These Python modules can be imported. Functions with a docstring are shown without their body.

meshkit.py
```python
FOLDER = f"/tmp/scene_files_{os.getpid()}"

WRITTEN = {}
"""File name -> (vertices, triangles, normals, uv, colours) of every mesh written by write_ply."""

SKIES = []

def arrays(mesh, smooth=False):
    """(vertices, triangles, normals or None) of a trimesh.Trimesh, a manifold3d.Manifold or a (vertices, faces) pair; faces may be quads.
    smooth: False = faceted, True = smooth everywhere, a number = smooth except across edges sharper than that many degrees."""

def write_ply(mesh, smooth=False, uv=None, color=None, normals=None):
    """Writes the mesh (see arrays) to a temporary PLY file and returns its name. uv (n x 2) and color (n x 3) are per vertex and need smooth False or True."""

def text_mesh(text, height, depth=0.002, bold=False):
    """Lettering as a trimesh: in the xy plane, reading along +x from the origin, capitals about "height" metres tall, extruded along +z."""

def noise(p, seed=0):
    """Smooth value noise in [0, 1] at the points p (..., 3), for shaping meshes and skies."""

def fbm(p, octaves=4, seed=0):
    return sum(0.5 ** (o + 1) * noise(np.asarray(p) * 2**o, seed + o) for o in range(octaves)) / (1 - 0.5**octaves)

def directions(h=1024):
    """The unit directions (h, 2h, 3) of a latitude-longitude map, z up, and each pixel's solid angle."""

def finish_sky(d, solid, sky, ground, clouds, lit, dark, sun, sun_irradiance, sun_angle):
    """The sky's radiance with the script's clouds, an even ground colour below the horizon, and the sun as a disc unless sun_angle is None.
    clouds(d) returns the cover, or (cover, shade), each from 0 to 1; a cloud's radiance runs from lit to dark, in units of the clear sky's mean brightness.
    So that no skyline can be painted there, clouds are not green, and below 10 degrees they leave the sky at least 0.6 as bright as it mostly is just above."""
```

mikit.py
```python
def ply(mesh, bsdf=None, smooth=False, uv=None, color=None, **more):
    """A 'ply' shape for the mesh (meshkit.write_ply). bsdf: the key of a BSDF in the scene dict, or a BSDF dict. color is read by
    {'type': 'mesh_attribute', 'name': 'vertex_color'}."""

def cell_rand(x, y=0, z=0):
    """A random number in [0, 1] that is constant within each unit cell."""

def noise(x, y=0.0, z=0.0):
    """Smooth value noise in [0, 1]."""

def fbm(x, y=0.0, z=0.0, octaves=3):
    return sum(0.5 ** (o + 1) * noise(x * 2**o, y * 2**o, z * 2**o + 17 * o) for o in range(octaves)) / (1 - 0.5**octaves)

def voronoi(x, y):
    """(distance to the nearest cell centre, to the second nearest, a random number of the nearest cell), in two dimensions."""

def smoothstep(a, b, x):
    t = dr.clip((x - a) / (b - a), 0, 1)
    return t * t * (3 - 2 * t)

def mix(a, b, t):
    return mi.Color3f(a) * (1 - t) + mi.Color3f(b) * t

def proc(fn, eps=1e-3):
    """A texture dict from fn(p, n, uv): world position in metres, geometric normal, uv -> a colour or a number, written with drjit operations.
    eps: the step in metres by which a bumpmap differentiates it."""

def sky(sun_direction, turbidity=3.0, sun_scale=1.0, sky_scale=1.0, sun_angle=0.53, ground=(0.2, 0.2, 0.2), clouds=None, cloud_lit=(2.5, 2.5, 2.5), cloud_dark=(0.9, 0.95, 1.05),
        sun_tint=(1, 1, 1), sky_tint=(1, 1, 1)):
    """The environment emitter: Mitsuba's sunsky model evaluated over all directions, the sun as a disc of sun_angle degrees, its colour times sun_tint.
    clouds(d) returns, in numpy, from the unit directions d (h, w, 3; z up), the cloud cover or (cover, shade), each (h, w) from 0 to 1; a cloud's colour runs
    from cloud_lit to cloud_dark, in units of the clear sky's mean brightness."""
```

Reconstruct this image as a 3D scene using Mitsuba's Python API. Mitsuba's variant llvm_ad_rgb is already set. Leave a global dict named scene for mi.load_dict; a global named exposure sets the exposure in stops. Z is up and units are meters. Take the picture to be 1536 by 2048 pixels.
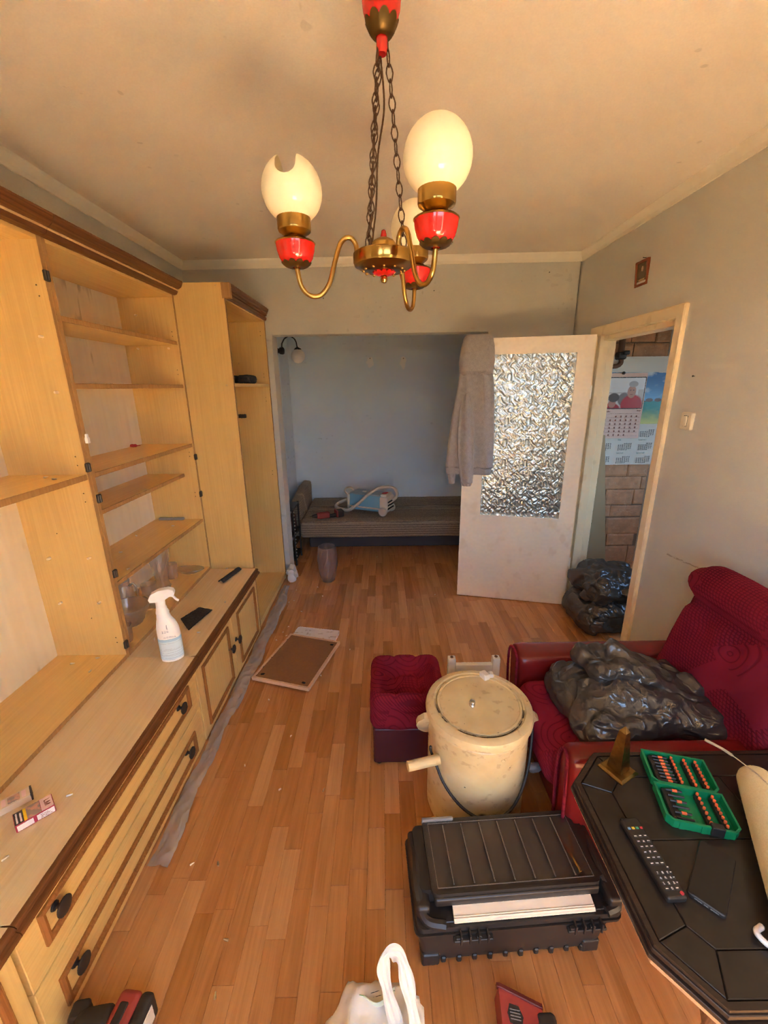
import math, random
import numpy as np, trimesh, shapely
import drjit as dr
import mitsuba as mi
import mikit, meshkit
from shapely.geometry import Polygon, box as sbox
from mikit import noise, fbm, voronoi, cell_rand, smoothstep, mix
T = mi.ScalarTransform4f
scene, labels = {}, {}
rng = random.Random(7)
nr = np.random.RandomState(11)

# ---------------------------------------------------------------- camera, light
CAM_H, F_PX = 1.672, 838.1
pitch, roll, yaw = 0.2907, -0.0115, 0.0032
_f = np.array([math.sin(yaw) * math.cos(pitch), math.cos(yaw) * math.cos(pitch), -math.sin(pitch)])
_r = np.array([math.cos(yaw), -math.sin(yaw), 0.0])
_u = np.cross(_r, _f)
_up = -_r * math.sin(roll) + _u * math.cos(roll)
scene['camera'] = {'type': 'perspective', 'fov': math.degrees(2 * math.atan(768 / F_PX)), 'fov_axis': 'x', 'near_clip': 0.02,
                   'to_world': T().look_at(origin=[0, 0, CAM_H], target=(np.array([0, 0, CAM_H]) + _f).tolist(), up=_up.tolist())}
SUN = np.array([-0.50, -0.27, 0.86]); SUN /= np.linalg.norm(SUN)
sky = mikit.sky(SUN.tolist(), turbidity=3.2, sky_scale=1.0, sun_angle=None, sky_tint=(1.04, 1.0, .93), ground=(0.05, 0.05, 0.04))
scene['sky'] = sky
_m = float(np.array(sky['bitmap'])[:512].mean())
scene['sun'] = {'type': 'directional', 'direction': (-SUN).tolist(), 'irradiance': {'type': 'rgb', 'value': [float(_m * k) for k in (60.0, 54.5, 45.0)]}}
exposure = 1.82 - math.log2(_m)

# ---------------------------------------------------------------- helpers
def num(key):
    """The key, or the key with the next three-digit number if it is taken."""
    if key not in used:
        used.add(key); return key
    k = 1
    while '%s_%03d' % (key, k) in used: k += 1
    key = '%s_%03d' % (key, k); used.add(key); return key
used = set()
def thing(name, label, cat, group=None):
    key = num(name); labels[key] = {'label': label, 'category': cat}
    if group: labels[key]['group'] = group
    return key
def put(key, mesh, mat, smooth=30, label=None, kind=None, **kw):
    """One shape entry; the last piece of the key is numbered if taken."""
    if '__' in key: key = num(key)
    else: used.add(key)
    scene[key] = mikit.ply(mesh, mat, smooth, **kw)
    if label or kind:
        d = labels.setdefault(key, {})
        if label: d['label'] = label
        if kind: d['kind'] = kind
    return key
def struct(key, mesh, mat, smooth=False):
    put(key, mesh, mat, smooth); labels[key] = {'kind': 'structure'}; return key
cat = trimesh.util.concatenate
def box(x0, x1, y0, y1, z0, z1, bev=0.0):
    if bev <= 0:
        b = trimesh.creation.box((x1 - x0, y1 - y0, z1 - z0))
        b.apply_translation(((x0 + x1) / 2, (y0 + y1) / 2, (z0 + z1) / 2)); return b
    h = np.array([(x1 - x0) / 2, (y1 - y0) / 2, (z1 - z0) / 2]); b = min(bev, h.min() * .95)
    p = []
    for s in np.ndindex(2, 2, 2):
        s = np.array(s) * 2 - 1
        for k in range(3):
            q = h - b; q[k] = h[k]; p.append(s * q)
    m = trimesh.convex.convex_hull(np.array(p)); m.apply_translation(((x0 + x1) / 2, (y0 + y1) / 2, (z0 + z1) / 2)); return m
def rot(m, axis, deg, about=(0, 0, 0)):
    m = m.copy(); m.apply_transform(trimesh.transformations.rotation_matrix(math.radians(deg), axis, about)); return m
def mov(m, x=0, y=0, z=0):
    m = m.copy(); m.apply_translation((x, y, z)); return m
def rbox(x0, x1, y0, y1, z0, z1, r, seg=4):
    """Box with round edges."""
    h = np.array([(x1 - x0) / 2, (y1 - y0) / 2, (z1 - z0) / 2]); r = min(r, h.min() * .98)
    s = trimesh.creation.uv_sphere(r, count=[2 * seg, 4 * seg]).vertices
    p = np.vstack([s + (np.array(k) * 2 - 1) * (h - r) for k in np.ndindex(2, 2, 2)])
    m = trimesh.convex.convex_hull(p); m.apply_translation(((x0 + x1) / 2, (y0 + y1) / 2, (z0 + z1) / 2)); return m
def soft(x0, x1, y0, y1, z0, z1, r, step=.02):
    """Round box as a fine, even mesh that can be displaced."""
    n = [max(2, int(math.ceil(d / step))) for d in (x1 - x0, y1 - y0, z1 - z0)]
    h = np.array([x1 - x0, y1 - y0, z1 - z0]) / 2; r = min(r, h.min() * .99)
    V, Fc, off = [], [], 0
    for ax in range(3):
        a, b = [k for k in range(3) if k != ax]
        ga, gb = np.linspace(-1, 1, n[a] + 1), np.linspace(-1, 1, n[b] + 1)
        A, B = np.meshgrid(ga, gb, indexing='ij')
        for sg in (-1, 1):
            P = np.zeros(A.shape + (3,)); P[..., a] = A * h[a]; P[..., b] = B * h[b]; P[..., ax] = sg * h[ax]
            i, j = np.meshgrid(np.arange(n[a]), np.arange(n[b]), indexing='ij')
            w = n[b] + 1; q = np.stack([i * w + j, (i + 1) * w + j, (i + 1) * w + j + 1, i * w + j + 1], -1).reshape(-1, 4) + off
            flip = (sg > 0) == (ax == 1)
            if flip: q = q[:, ::-1]
            V.append(P.reshape(-1, 3)); Fc.append(np.vstack([q[:, [0, 1, 2]], q[:, [0, 2, 3]]])); off += P.size // 3
    V = np.vstack(V); c = np.clip(V, -(h - r), h - r); d = V - c; L = np.linalg.norm(d, axis=1, keepdims=True)
    V = np.where(L > 1e-9, c + d / np.maximum(L, 1e-9) * r, V)
    m = trimesh.Trimesh(V + np.array([(x0 + x1) / 2, (y0 + y1) / 2, (z0 + z1) / 2]), np.vstack(Fc), process=False)
    m.merge_vertices(); return m
def disp(m, fn):
    """Pushes the vertices along their normals by fn(points, normals)."""
    n = m.vertex_normals.copy(); m.vertices = m.vertices + n * np.asarray(fn(m.vertices, n))[:, None]; return m
def lathe(prof, n=48, at=(0, 0, 0), close=False):
    """(r, z) profile from bottom to top turned round z."""
    prof = np.array(prof, float); k = len(prof); a = np.arange(n) * 2 * np.pi / n
    V = np.stack([prof[:, None, 0] * np.cos(a), prof[:, None, 0] * np.sin(a), np.repeat(prof[:, 1:2], n, 1)], -1).reshape(-1, 3)
    i, j = np.meshgrid(np.arange(k if close else k - 1), np.arange(n), indexing='ij'); i2 = (i + 1) % k
    q = np.stack([i * n + j, i * n + (j + 1) % n, i2 * n + (j + 1) % n, i2 * n + j], -1).reshape(-1, 4)
    m = trimesh.Trimesh(V, np.vstack([q[:, [0, 1, 2]], q[:, [0, 2, 3]]]), process=False)
    m.merge_vertices(); m.update_faces(m.nondegenerate_faces()); m.apply_translation(at); return m
def spline(pts, n=8, closed=False):
    p = np.array(pts, float)
    q = np.vstack([p[-1], p, p[:2]]) if closed else np.vstack([2 * p[0] - p[1], p, 2 * p[-1] - p[-2]])
    out = []
    for k in range(len(q) - 3):
        t = np.linspace(0, 1, n, endpoint=False)[:, None]; a, b, c, d = q[k:k + 4]
        out.append(.5 * (2 * b + (c - a) * t + (2 * a - 5 * b + 4 * c - d) * t ** 2 + (3 * b - a - 3 * c + d) * t ** 3))
    if not closed: out.append(p[-1:])
    return np.vstack(out)
def tube(pts, r, n=10, closed=False, cap=True):
    p = np.array(pts, float); k = len(p); r = np.broadcast_to(r, (k,))
    t = np.roll(p, -1, 0) - np.roll(p, 1, 0) if closed else np.gradient(p, axis=0)
    t /= np.linalg.norm(t, axis=1, keepdims=True) + 1e-12
    a = np.cross(t[0], [0, 0, 1.0]); a = np.cross(t[0], [1.0, 0, 0]) if np.linalg.norm(a) < .1 else a
    a /= np.linalg.norm(a); A = []
    for k_ in range(k):
        a = a - t[k_] * (a @ t[k_]); a /= np.linalg.norm(a) + 1e-12; A.append(a)
    A = np.array(A); B = np.cross(t, A); g = np.arange(n) * 2 * np.pi / n
    V = p[:, None] + r[:, None, None] * (np.cos(g)[None, :, None] * A[:, None] + np.sin(g)[None, :, None] * B[:, None])
    i, j = np.meshgrid(np.arange(k if closed else k - 1), np.arange(n), indexing='ij'); i2 = (i + 1) % k
    q = np.stack([i * n + j, i * n + (j + 1) % n, i2 * n + (j + 1) % n, i2 * n + j], -1).reshape(-1, 4)
    Fc = [q[:, [0, 1, 2]], q[:, [0, 2, 3]]]; V = V.reshape(-1, 3)
    if cap and not closed:
        V = np.vstack([V, p[:1], p[-1:]]); j = np.arange(n); c0, c1, o = len(V) - 2, len(V) - 1, (k - 1) * n
        Fc += [np.stack([(j + 1) % n, j, np.full(n, c0)], -1), np.stack([o + j, o + (j + 1) % n, np.full(n, c1)], -1)]
    return trimesh.Trimesh(V, np.vstack(Fc), process=False)
def prism(poly, h, z=0.0):
    """Shapely polygon or points in xy, extruded h along z."""
    if not hasattr(poly, 'geoms') and not isinstance(poly, Polygon): poly = Polygon(poly)
    ms = [trimesh.creation.extrude_polygon(g, h, engine='earcut') for g in getattr(poly, 'geoms', [poly])]
    return mov(cat(ms), 0, 0, z)
def bevel_prism(poly, h, b, z=0.0):
    """Extrusion whose upper edge is chamfered by b; convex outlines."""
    p = np.array(Polygon(poly).exterior.coords)[:-1]; q = np.array(Polygon(poly).buffer(-b, join_style=2).exterior.coords)[:-1]
    return trimesh.convex.convex_hull(np.vstack([np.c_[p, np.full(len(p), z)], np.c_[p, np.full(len(p), z + h - b)], np.c_[q, np.full(len(q), z + h)]]))
def frame(m, o, ex, ey):
    """Local xyz -> world, with the axes ex, ey and their cross product."""
    ex = np.array(ex, float); ex /= np.linalg.norm(ex); ey = np.array(ey, float); ey -= ex * (ex @ ey); ey /= np.linalg.norm(ey)
    M = np.eye(4); M[:3, 0], M[:3, 1], M[:3, 2], M[:3, 3] = ex, ey, np.cross(ex, ey), o
    m = m.copy(); m.apply_transform(M); return m
def grid(P):
    """(n, m, 3) points -> mesh."""
    n, m = P.shape[:2]; i, j = np.meshgrid(np.arange(n - 1), np.arange(m - 1), indexing='ij')
    q = np.stack([i * m + j, (i + 1) * m + j, (i + 1) * m + j + 1, i * m + j + 1], -1).reshape(-1, 4)
    return trimesh.Trimesh(P.reshape(-1, 3), np.vstack([q[:, [0, 1, 2]], q[:, [0, 2, 3]]]), process=False)
def loft(rings, cap=True):
    """(k, n, 3) closed rings -> mesh."""
    R = np.array(rings, float); k, n = R.shape[:2]; i, j = np.meshgrid(np.arange(k - 1), np.arange(n), indexing='ij')
    q = np.stack([i * n + j, i * n + (j + 1) % n, (i + 1) * n + (j + 1) % n, (i + 1) * n + j], -1).reshape(-1, 4)
    V = R.reshape(-1, 3); Fc = [q[:, [0, 1, 2]], q[:, [0, 2, 3]]]
    if cap:
        V = np.vstack([V, R[0].mean(0), R[-1].mean(0)]); j = np.arange(n); o = (k - 1) * n
        Fc += [np.stack([(j + 1) % n, j, np.full(n, k * n)], -1), np.stack([o + j, o + (j + 1) % n, np.full(n, k * n + 1)], -1)]
    m = trimesh.Trimesh(V, np.vstack(Fc), process=False)
    if m.volume < 0: m.invert()
    return m
def sheet(P, t):
    """Grid of points given a thickness t along its normals."""
    m = grid(P); n = m.vertex_normals; a = m.vertices + n * t / 2; b = m.vertices - n * t / 2; k, w = P.shape[:2]; N = k * w
    ring = [*(np.arange(w)), *(np.arange(1, k) * w + w - 1), *((k - 1) * w + np.arange(w - 2, -1, -1)), *(np.arange(k - 2, 0, -1) * w)]
    r0 = np.array(ring); r1 = np.roll(r0, -1)
    return trimesh.Trimesh(np.vstack([a, b]), np.vstack([m.faces, m.faces[:, ::-1] + N, np.stack([r1, r0, r0 + N], -1), np.stack([r1, r0 + N, r1 + N], -1)]), process=False)

# ---------------------------------------------------------------- materials
def rgb(*c): return {'type': 'rgb', 'value': list(map(float, c))}
def plain(name, c, rough=.5, spec=.5, metal=0., bump=None, bs=.001, eps=1e-3, **kw):
    b = {'type': 'principled', 'base_color': c if isinstance(c, dict) else rgb(*c), 'roughness': rough, 'specular': spec, 'metallic': metal, **kw}
    if bump is not None: b = {'type': 'bumpmap', 'bump': mikit.proc(bump, eps), 'scale': bs, 'bsdf': b}
    scene['mat_' + name] = {'type': 'twosided', 'bsdf': b}
def wood(c1, c2, ax, sc=60., seed=0.):
    def fn(p, n, uv):
        q = [p.x, p.y, p.z]; a = q.pop(ax)
        w = fbm(q[0] * 7 + seed, q[1] * 7, a * 1.1, 2)
        g = fbm(q[0] * sc * 3 + w * 6 + seed, q[1] * sc * 3 + w * 5, a * 2.5, 3)
        f = noise(q[0] * 900, q[1] * 900 + seed, a * 14)
        return mix(c1, c2, dr.clip(g * 1.25 - .15 + .3 * (f - .5) + .35 * (w - .5), 0, 1))
    return mikit.proc(fn)
LIGHTW, DARKW = (.68, .465, .175), (.60, .385, .125)
plain('panel_upright', wood(LIGHTW, DARKW, 2), .38)
plain('panel_long', wood(LIGHTW, DARKW, 1), .33)
plain('panel_top', wood((.69, .54, .32), (.61, .45, .235), 1, 40, 3.), .30)
plain('moulding', wood((.17, .062, .018), (.075, .026, .009), 1, 80, 5.), .35)
plain('moulding_door', wood((.33, .13, .036), (.19, .066, .018), 2, 80, 6.), .38)
plain('moulding_light', (.60, .42, .21), .4)
plain('peg', (.80, .64, .42), .4)
plain('edge_band', wood((.42, .23, .08), (.30, .15, .05), 2, 60, 9.), .45)
def backp(p, n, uv):
    s = smoothstep(.62, .78, fbm(p.y * 22, p.z * 6, p.x * 5, 3)) * smoothstep(.45, .7, fbm(p.y * 3 + 4, p.z * 3, 0, 2))
    return mix(mix((.70, .61, .44), (.63, .53, .36), fbm(p.y * 40, p.z * 4, 0, 2)), (.33, .25, .13), s * .6)
plain('hardboard_pale', mikit.proc(backp), .6)
def wallp(c, d):
    def fn(p, n, uv):
        a = fbm(p.x * 2.3 + p.y * 1.7, p.z * 2.1, p.y, 3); s = noise(p.x * 260, p.y * 260, p.z * 260)
        sp = smoothstep(.80, .86, noise(p.x * 31 + 3, p.y * 31, p.z * 31)) * smoothstep(.5, .8, noise(p.x * 3, p.y * 3, p.z * 3 + 9))
        return mix(mix(c, d, dr.clip(a * 1.3 - .15, 0, 1)), [x * .62 for x in d], sp * .45) * (.97 + .06 * s)
    return mikit.proc(fn)
plain('wall', wallp((.58, .57, .52), (.52, .51, .465)), .75, .3, bump=lambda p, n, uv: fbm(p.x * 90, p.y * 90, p.z * 90, 2), bs=.0012, eps=2e-3)
plain('alcove_wall', wallp((.66, .74, .80), (.62, .70, .765)), .75, .3)
plain('ceiling', wallp((.75, .69, .61), (.70, .635, .55)), .65, .3, bump=lambda p, n, uv: fbm(p.x * 120, p.y * 120, 3, 3), bs=.003, eps=2e-3)
def scuffed(p, n, uv):
    base_ = fbm(p.y * 2.3, p.z * 2.1, p.y, 3); s = noise(p.x * 260, p.y * 260, p.z * 260); d = dr.abs(p.z - .842 - (p.y - 1.666) * (-.088)) + .006 * noise(p.y * 40, p.z * 40)
    line = smoothstep(.011, .004, d) * inside_(p.y, 1.66, 2.05) * smoothstep(.25, .6, noise(p.y * 60, p.z * 200, 2))
    return mix(mix((.58, .57, .52), (.52, .51, .465), dr.clip(base_ * 1.3 - .15, 0, 1)), (.20, .15, .11), line * .7) * (.97 + .06 * s)
def inside_(x, a, b): return dr.select((x > a) & (x < b), 1.0, 0.0)
plain('wall_scuffed', mikit.proc(scuffed), .75, .3)
scene['mat_crystal'] = {'type': 'blendbsdf', 'weight': .07, 'b1': {'type': 'thindielectric', 'int_ior': 1.5}, 'b2': {'type': 'twosided', 'bsdf': {'type': 'principled', 'base_color': rgb(.62, .61, .60), 'roughness': .12, 'specular': 1.0, 'metallic': .3}}}
plain('cornice', (.78, .73, .62), .55)
plain('hall_plaster', (.5, .42, .33), .8)
FLOOR = [((0.541, 0.277, 0.107), (0.416, 0.186, 0.058)), ((0.478, 0.226, 0.078), (0.364, 0.153, 0.046)), ((0.416, 0.186, 0.058), (0.312, 0.124, 0.035)), ((0.582, 0.316, 0.130), (0.447, 0.209, 0.072)), ((0.499, 0.243, 0.088), (0.343, 0.141, 0.042))]
for k, (a, b) in enumerate(FLOOR):
    def fl(p, n, uv, a=a, b=b, k=k):
        c = cell_rand(dr.floor(p.x / .0635), k * 7, 1) * 40
        w = fbm(p.x * 9 + c, p.y * 1.6 + c, k, 2); g = fbm(p.x * 120 + w * 9, p.y * 5 + c, k, 3)
        arc = noise(p.x * 38 + w * 10 + c, p.y * 3.2 + c * 2, 3)
        f = noise(p.x * 700, p.y * 18, k)
        return mix(a, b, dr.clip(.75 * g + .5 * arc - .18 + .25 * (f - .5), 0, 1))
    plain('plank_%d' % k, mikit.proc(fl), .27, .5)
plain('floor_joint', (.10, .045, .015), .6)
def paintp(p, n, uv):
    g = smoothstep(.60, .74, fbm(p.x * 14, p.y * 14, p.z * 9, 3)) * .35
    return mix((.84, .75, .585), (.66, .53, .34), g) * (.97 + .06 * noise(p.x * 60, p.y * 60, p.z * 60))
plain('door_paint', mikit.proc(paintp), .33, .5)
plain('frame_paint', mikit.proc(lambda p, n, uv: mix((.81, .66, .42), (.60, .44, .24), smoothstep(.60, .74, fbm(p.x * 14, p.y * 14, p.z * 9, 3)) * .35)), .33, .5)
def stonep(p, n, uv):
    a = fbm(p.x * 30, p.z * 30, 1, 3); b = fbm(p.x * 7, p.z * 7, 5, 2); v = smoothstep(.50, .53, noise(p.x * 22 + 3 * a, p.z * 22)) * smoothstep(.56, .53, noise(p.x * 22 + 3 * a, p.z * 22))
    return mix(mix((.58, .29, .135), (.41, .195, .085), dr.clip(a * 1.4 - .2, 0, 1)), (.62, .44, .29), v * .5 + .3 * b)
plain('stone', mikit.proc(stonep), .6, bump=lambda p, n, uv: fbm(p.x * 60, p.z * 60, 1, 3), bs=.004, eps=2e-3)
plain('stone_joint', (.22, .14, .085), .8)
scene['mat_clear_glass'] = {'type': 'dielectric', 'int_ior': 1.5, 'ext_ior': 1.0, 'specular_transmittance': rgb(.96, .97, .965)}
scene['mat_relief_glass'] = {'type': 'blendbsdf', 'weight': .42, 'b1': {'type': 'dielectric', 'int_ior': 1.5, 'ext_ior': 1.0}, 'b2': {'type': 'twosided', 'bsdf': {'type': 'principled', 'base_color': rgb(.74, .77, .74), 'metallic': .85, 'roughness': .2, 'specular': .8}}}
plain('balcony', wallp((.72, .50, .26), (.64, .43, .21)), .7)
plain('terracotta', wallp((.62, .36, .17), (.52, .28, .12)), .7)
plain('black_plastic', (.018, .017, .016), .38)
plain('white_plastic', (.82, .82, .80), .35)
plain('iron_black', (.02, .018, .017), .35)
plain('brass', (.5, .3, .08), .16, metal=1.)
plain('pin_metal', (.75, .72, .68), .25, metal=1.)

# ---------------------------------------------------------------- the room
XL, XR, ZC, Y0 = -1.512, 1.498, 2.6, -0.50
def yb(x): return 3.605 - 0.0412 * (x + 1.4885)        # the far wall runs slightly askew
BX0, BX1, HZ = -0.86, 0.838, 2.072                       # opening to the alcove
ALC_Y, ALC_X0, ALC_X1 = 4.95, -1.03, 1.25
# floor: a dark base below, every laminate strip a piece of its own
struct('floor', box(-1.7, 1.50, -.52, 5.1, -.10, -.007), 'mat_floor_joint')
strips = []
pr = random.Random(5); W_ = .0635
for c in range(int((1.497 + .96) / W_) + 1):
    x0 = -.96 + c * W_; x1 = min(x0 + W_, 1.4975); y = -.5 - pr.random() * .4
    while y < 4.94:
        L_ = pr.choice([.27, .32, .36, .40, .44]); y0, y1 = max(y, -.5), min(y + L_, 4.94); y += L_
        if y1 - y0 > .02: strips.append((x0, x1, y0, y1, pr.choice([0, 0, 1, 1, 2, 3, 4])))
def strip_mesh(s): return box(s[0] + .0003, s[1] - .0003, s[2] + .0003, s[3] - .0003, -.007, 0, .0004)
def seen(s):
    x, y = (s[0] + s[1]) / 2, (s[2] + s[3]) / 2
    hid = y < .58 or (x < -.87 and y < 3.5) or (y > 4.45) or (x > .62 and y < 1.75) or (x < -.86 and y > 3.5) or abs(x) > .62 * (y + .55)
    return -1 if hid else 1 / (1 + y)
strips.sort(key=seen, reverse=True)
for s in strips[:300]: put('floor__plank', strip_mesh(s), 'mat_plank_%d' % s[4], False)
rest = strips[300:]
put('floor__plank_field', cat([strip_mesh(s) for s in rest if s[4] in (0, 1, 3)]), 'mat_plank_0', False, kind='stuff')
put('floor__plank_field', cat([strip_mesh(s) for s in rest if s[4] not in (0, 1, 3)]), 'mat_plank_4', False, kind='stuff')
# ceiling, side walls
struct('ceiling', box(XL - .15, XR + .15, -.65, 3.75, ZC, ZC + .15), 'mat_ceiling')
struct('wall_left', box(XL - .15, XL, -.65, 3.75, 0, ZC), 'mat_wall')
DY0, DY1, DZ = 2.275, 3.10, 2.02                          # door opening in the right wall
def wall_with_hole(u0, u1, z1, holes, t):
    """Upright slab in local (u, z), thickness along local +y."""
    s = sbox(u0, 0, u1, z1)
    for h in holes: s = s.difference(sbox(*h))
    return rot(prism(s, t), (1, 0, 0), 90)               # local y -> z, thickness -> -y
m = wall_with_hole(-.65, 3.75, ZC, [(DY0, -1, DY1, DZ)], .12)
struct('wall_right', mov(rot(m, (0, 0, 1), 90), XR), 'mat_wall_scuffed')
m = wall_with_hole(0, 3.0, ZC, [(BX0 - XL, -1, BX1 - XL, HZ)], .14)
ang = -math.degrees(math.atan(.0412))
m = rot(mov(m, 0, .14, 0), (0, 0, 1), ang); m = mov(m, XL, 3.605)
struct('wall_back', m, 'mat_wall')
# alcove shell
struct('wall_alcove_back', box(ALC_X0 - .1, ALC_X1 + .1, ALC_Y, ALC_Y + .12, 0, 2.5), 'mat_alcove_wall')
struct('wall_alcove_left', box(ALC_X0 - .1, ALC_X0, 3.60, ALC_Y, 0, 2.5), 'mat_alcove_wall')
struct('wall_alcove_right', box(ALC_X1, ALC_X1 + .1, 3.55, ALC_Y, 0, 2.5), 'mat_alcove_wall')
struct('ceiling_alcove', box(ALC_X0 - .1, ALC_X1 + .1, 3.64, ALC_Y + .12, 2.45, 2.55), 'mat_ceiling')
# window wall behind the camera: a window over a sill and a balcony door, and the sunlit balcony
struct('wall_window', mov(wall_with_hole(XL - .15, XR + .15, ZC, [(-.62, .80, -.12, 2.3), (-.02, .03, .95, 2.3)], .16), 0, Y0), 'mat_wall')
def win_frame(x0, x1, z0, z1, bars):
    s = sbox(x0, z0, x1, z1).difference(sbox(x0 + .06, z0 + .06, x1 - .06, z1 - .06))
    for b in bars: s = s.union(sbox(*b))
    return mov(rot(prism(s, .06), (1, 0, 0), 90), 0, Y0 - .05)
struct('window_1', win_frame(-.62, -.12, .80, 2.3, [(-.62, 1.75, -.12, 1.80)]), 'mat_door_paint')
struct('door_1', win_frame(-.02, .95, .03, 2.3, [(-.02, .55, .95, .60)]), 'mat_door_paint')
struct('balcony', cat([box(-.10, .90, -1.40, Y0 - .165, -.12, 0), box(-.10, .90, -1.44, -1.40, -.12, .04)]), 'mat_balcony')
# cornice strips
def strip_trim(key, p0, p1, inward):
    """A cove strip along the ceiling from p0 to p1."""
    p0, p1 = np.array(p0), np.array(p1); d = p1 - p0; L = np.linalg.norm(d)
    prof = Polygon([(0, 0), (.030, 0), (.028, -.012), (.012, -.042), (.010, -.060), (0, -.060)])
    m = prism(prof, L)                                    # local x inward, y up, z along
    M = np.eye(4); M[:3, 0] = inward; M[:3, 1] = (0, 0, 1); M[:3, 2] = d / L; M[:3, 3] = p0
    m.apply_transform(M)
    if m.volume < 0: m.invert()
    struct(key, m, 'mat_cornice')
a_ = math.atan(.0412)
strip_trim('trim_1', (XL, -.5, ZC), (XL, 3.60, ZC), (1, 0, 0))
strip_trim('trim_2', (XR, -.5, ZC), (XR, 3.475, ZC), (-1, 0, 0))
strip_trim('trim_3', (XL, 3.605, ZC), (XR, yb(XR), ZC), (-math.sin(a_), -math.cos(a_), 0))
# hallway behind the right wall: stone-patterned wall facing the camera, tiled floor
HY = 3.45
struct('floor_hall', box(1.50, 2.75, 1.6, HY + .45, -.10, -.002), 'mat_terracotta')
struct('ceiling_hall', box(1.618, 2.8, 1.6, HY + .45, 2.5, 2.6), 'mat_hall_plaster')
m = wall_with_hole(1.6, HY + .45, 2.5, [(1.85, .85, 2.9, 2.0)], .15)
struct('wall_hall_side', mov(rot(m, (0, 0, 1), 90), 2.75), 'mat_hall_plaster')
struct('wall_hall_near', box(1.618, 2.75, 1.6, 1.7, 0, 2.5), 'mat_hall_plaster')
struct('wall_hall_end', box(2.2, 2.75, HY + .35, HY + .45, 0, 2.5), 'mat_hall_plaster')
struct('wall_hall', box(1.618, 2.227, HY, HY + .12, 0, 2.5), 'mat_stone_joint')
sr = random.Random(21)
z = .0
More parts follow.
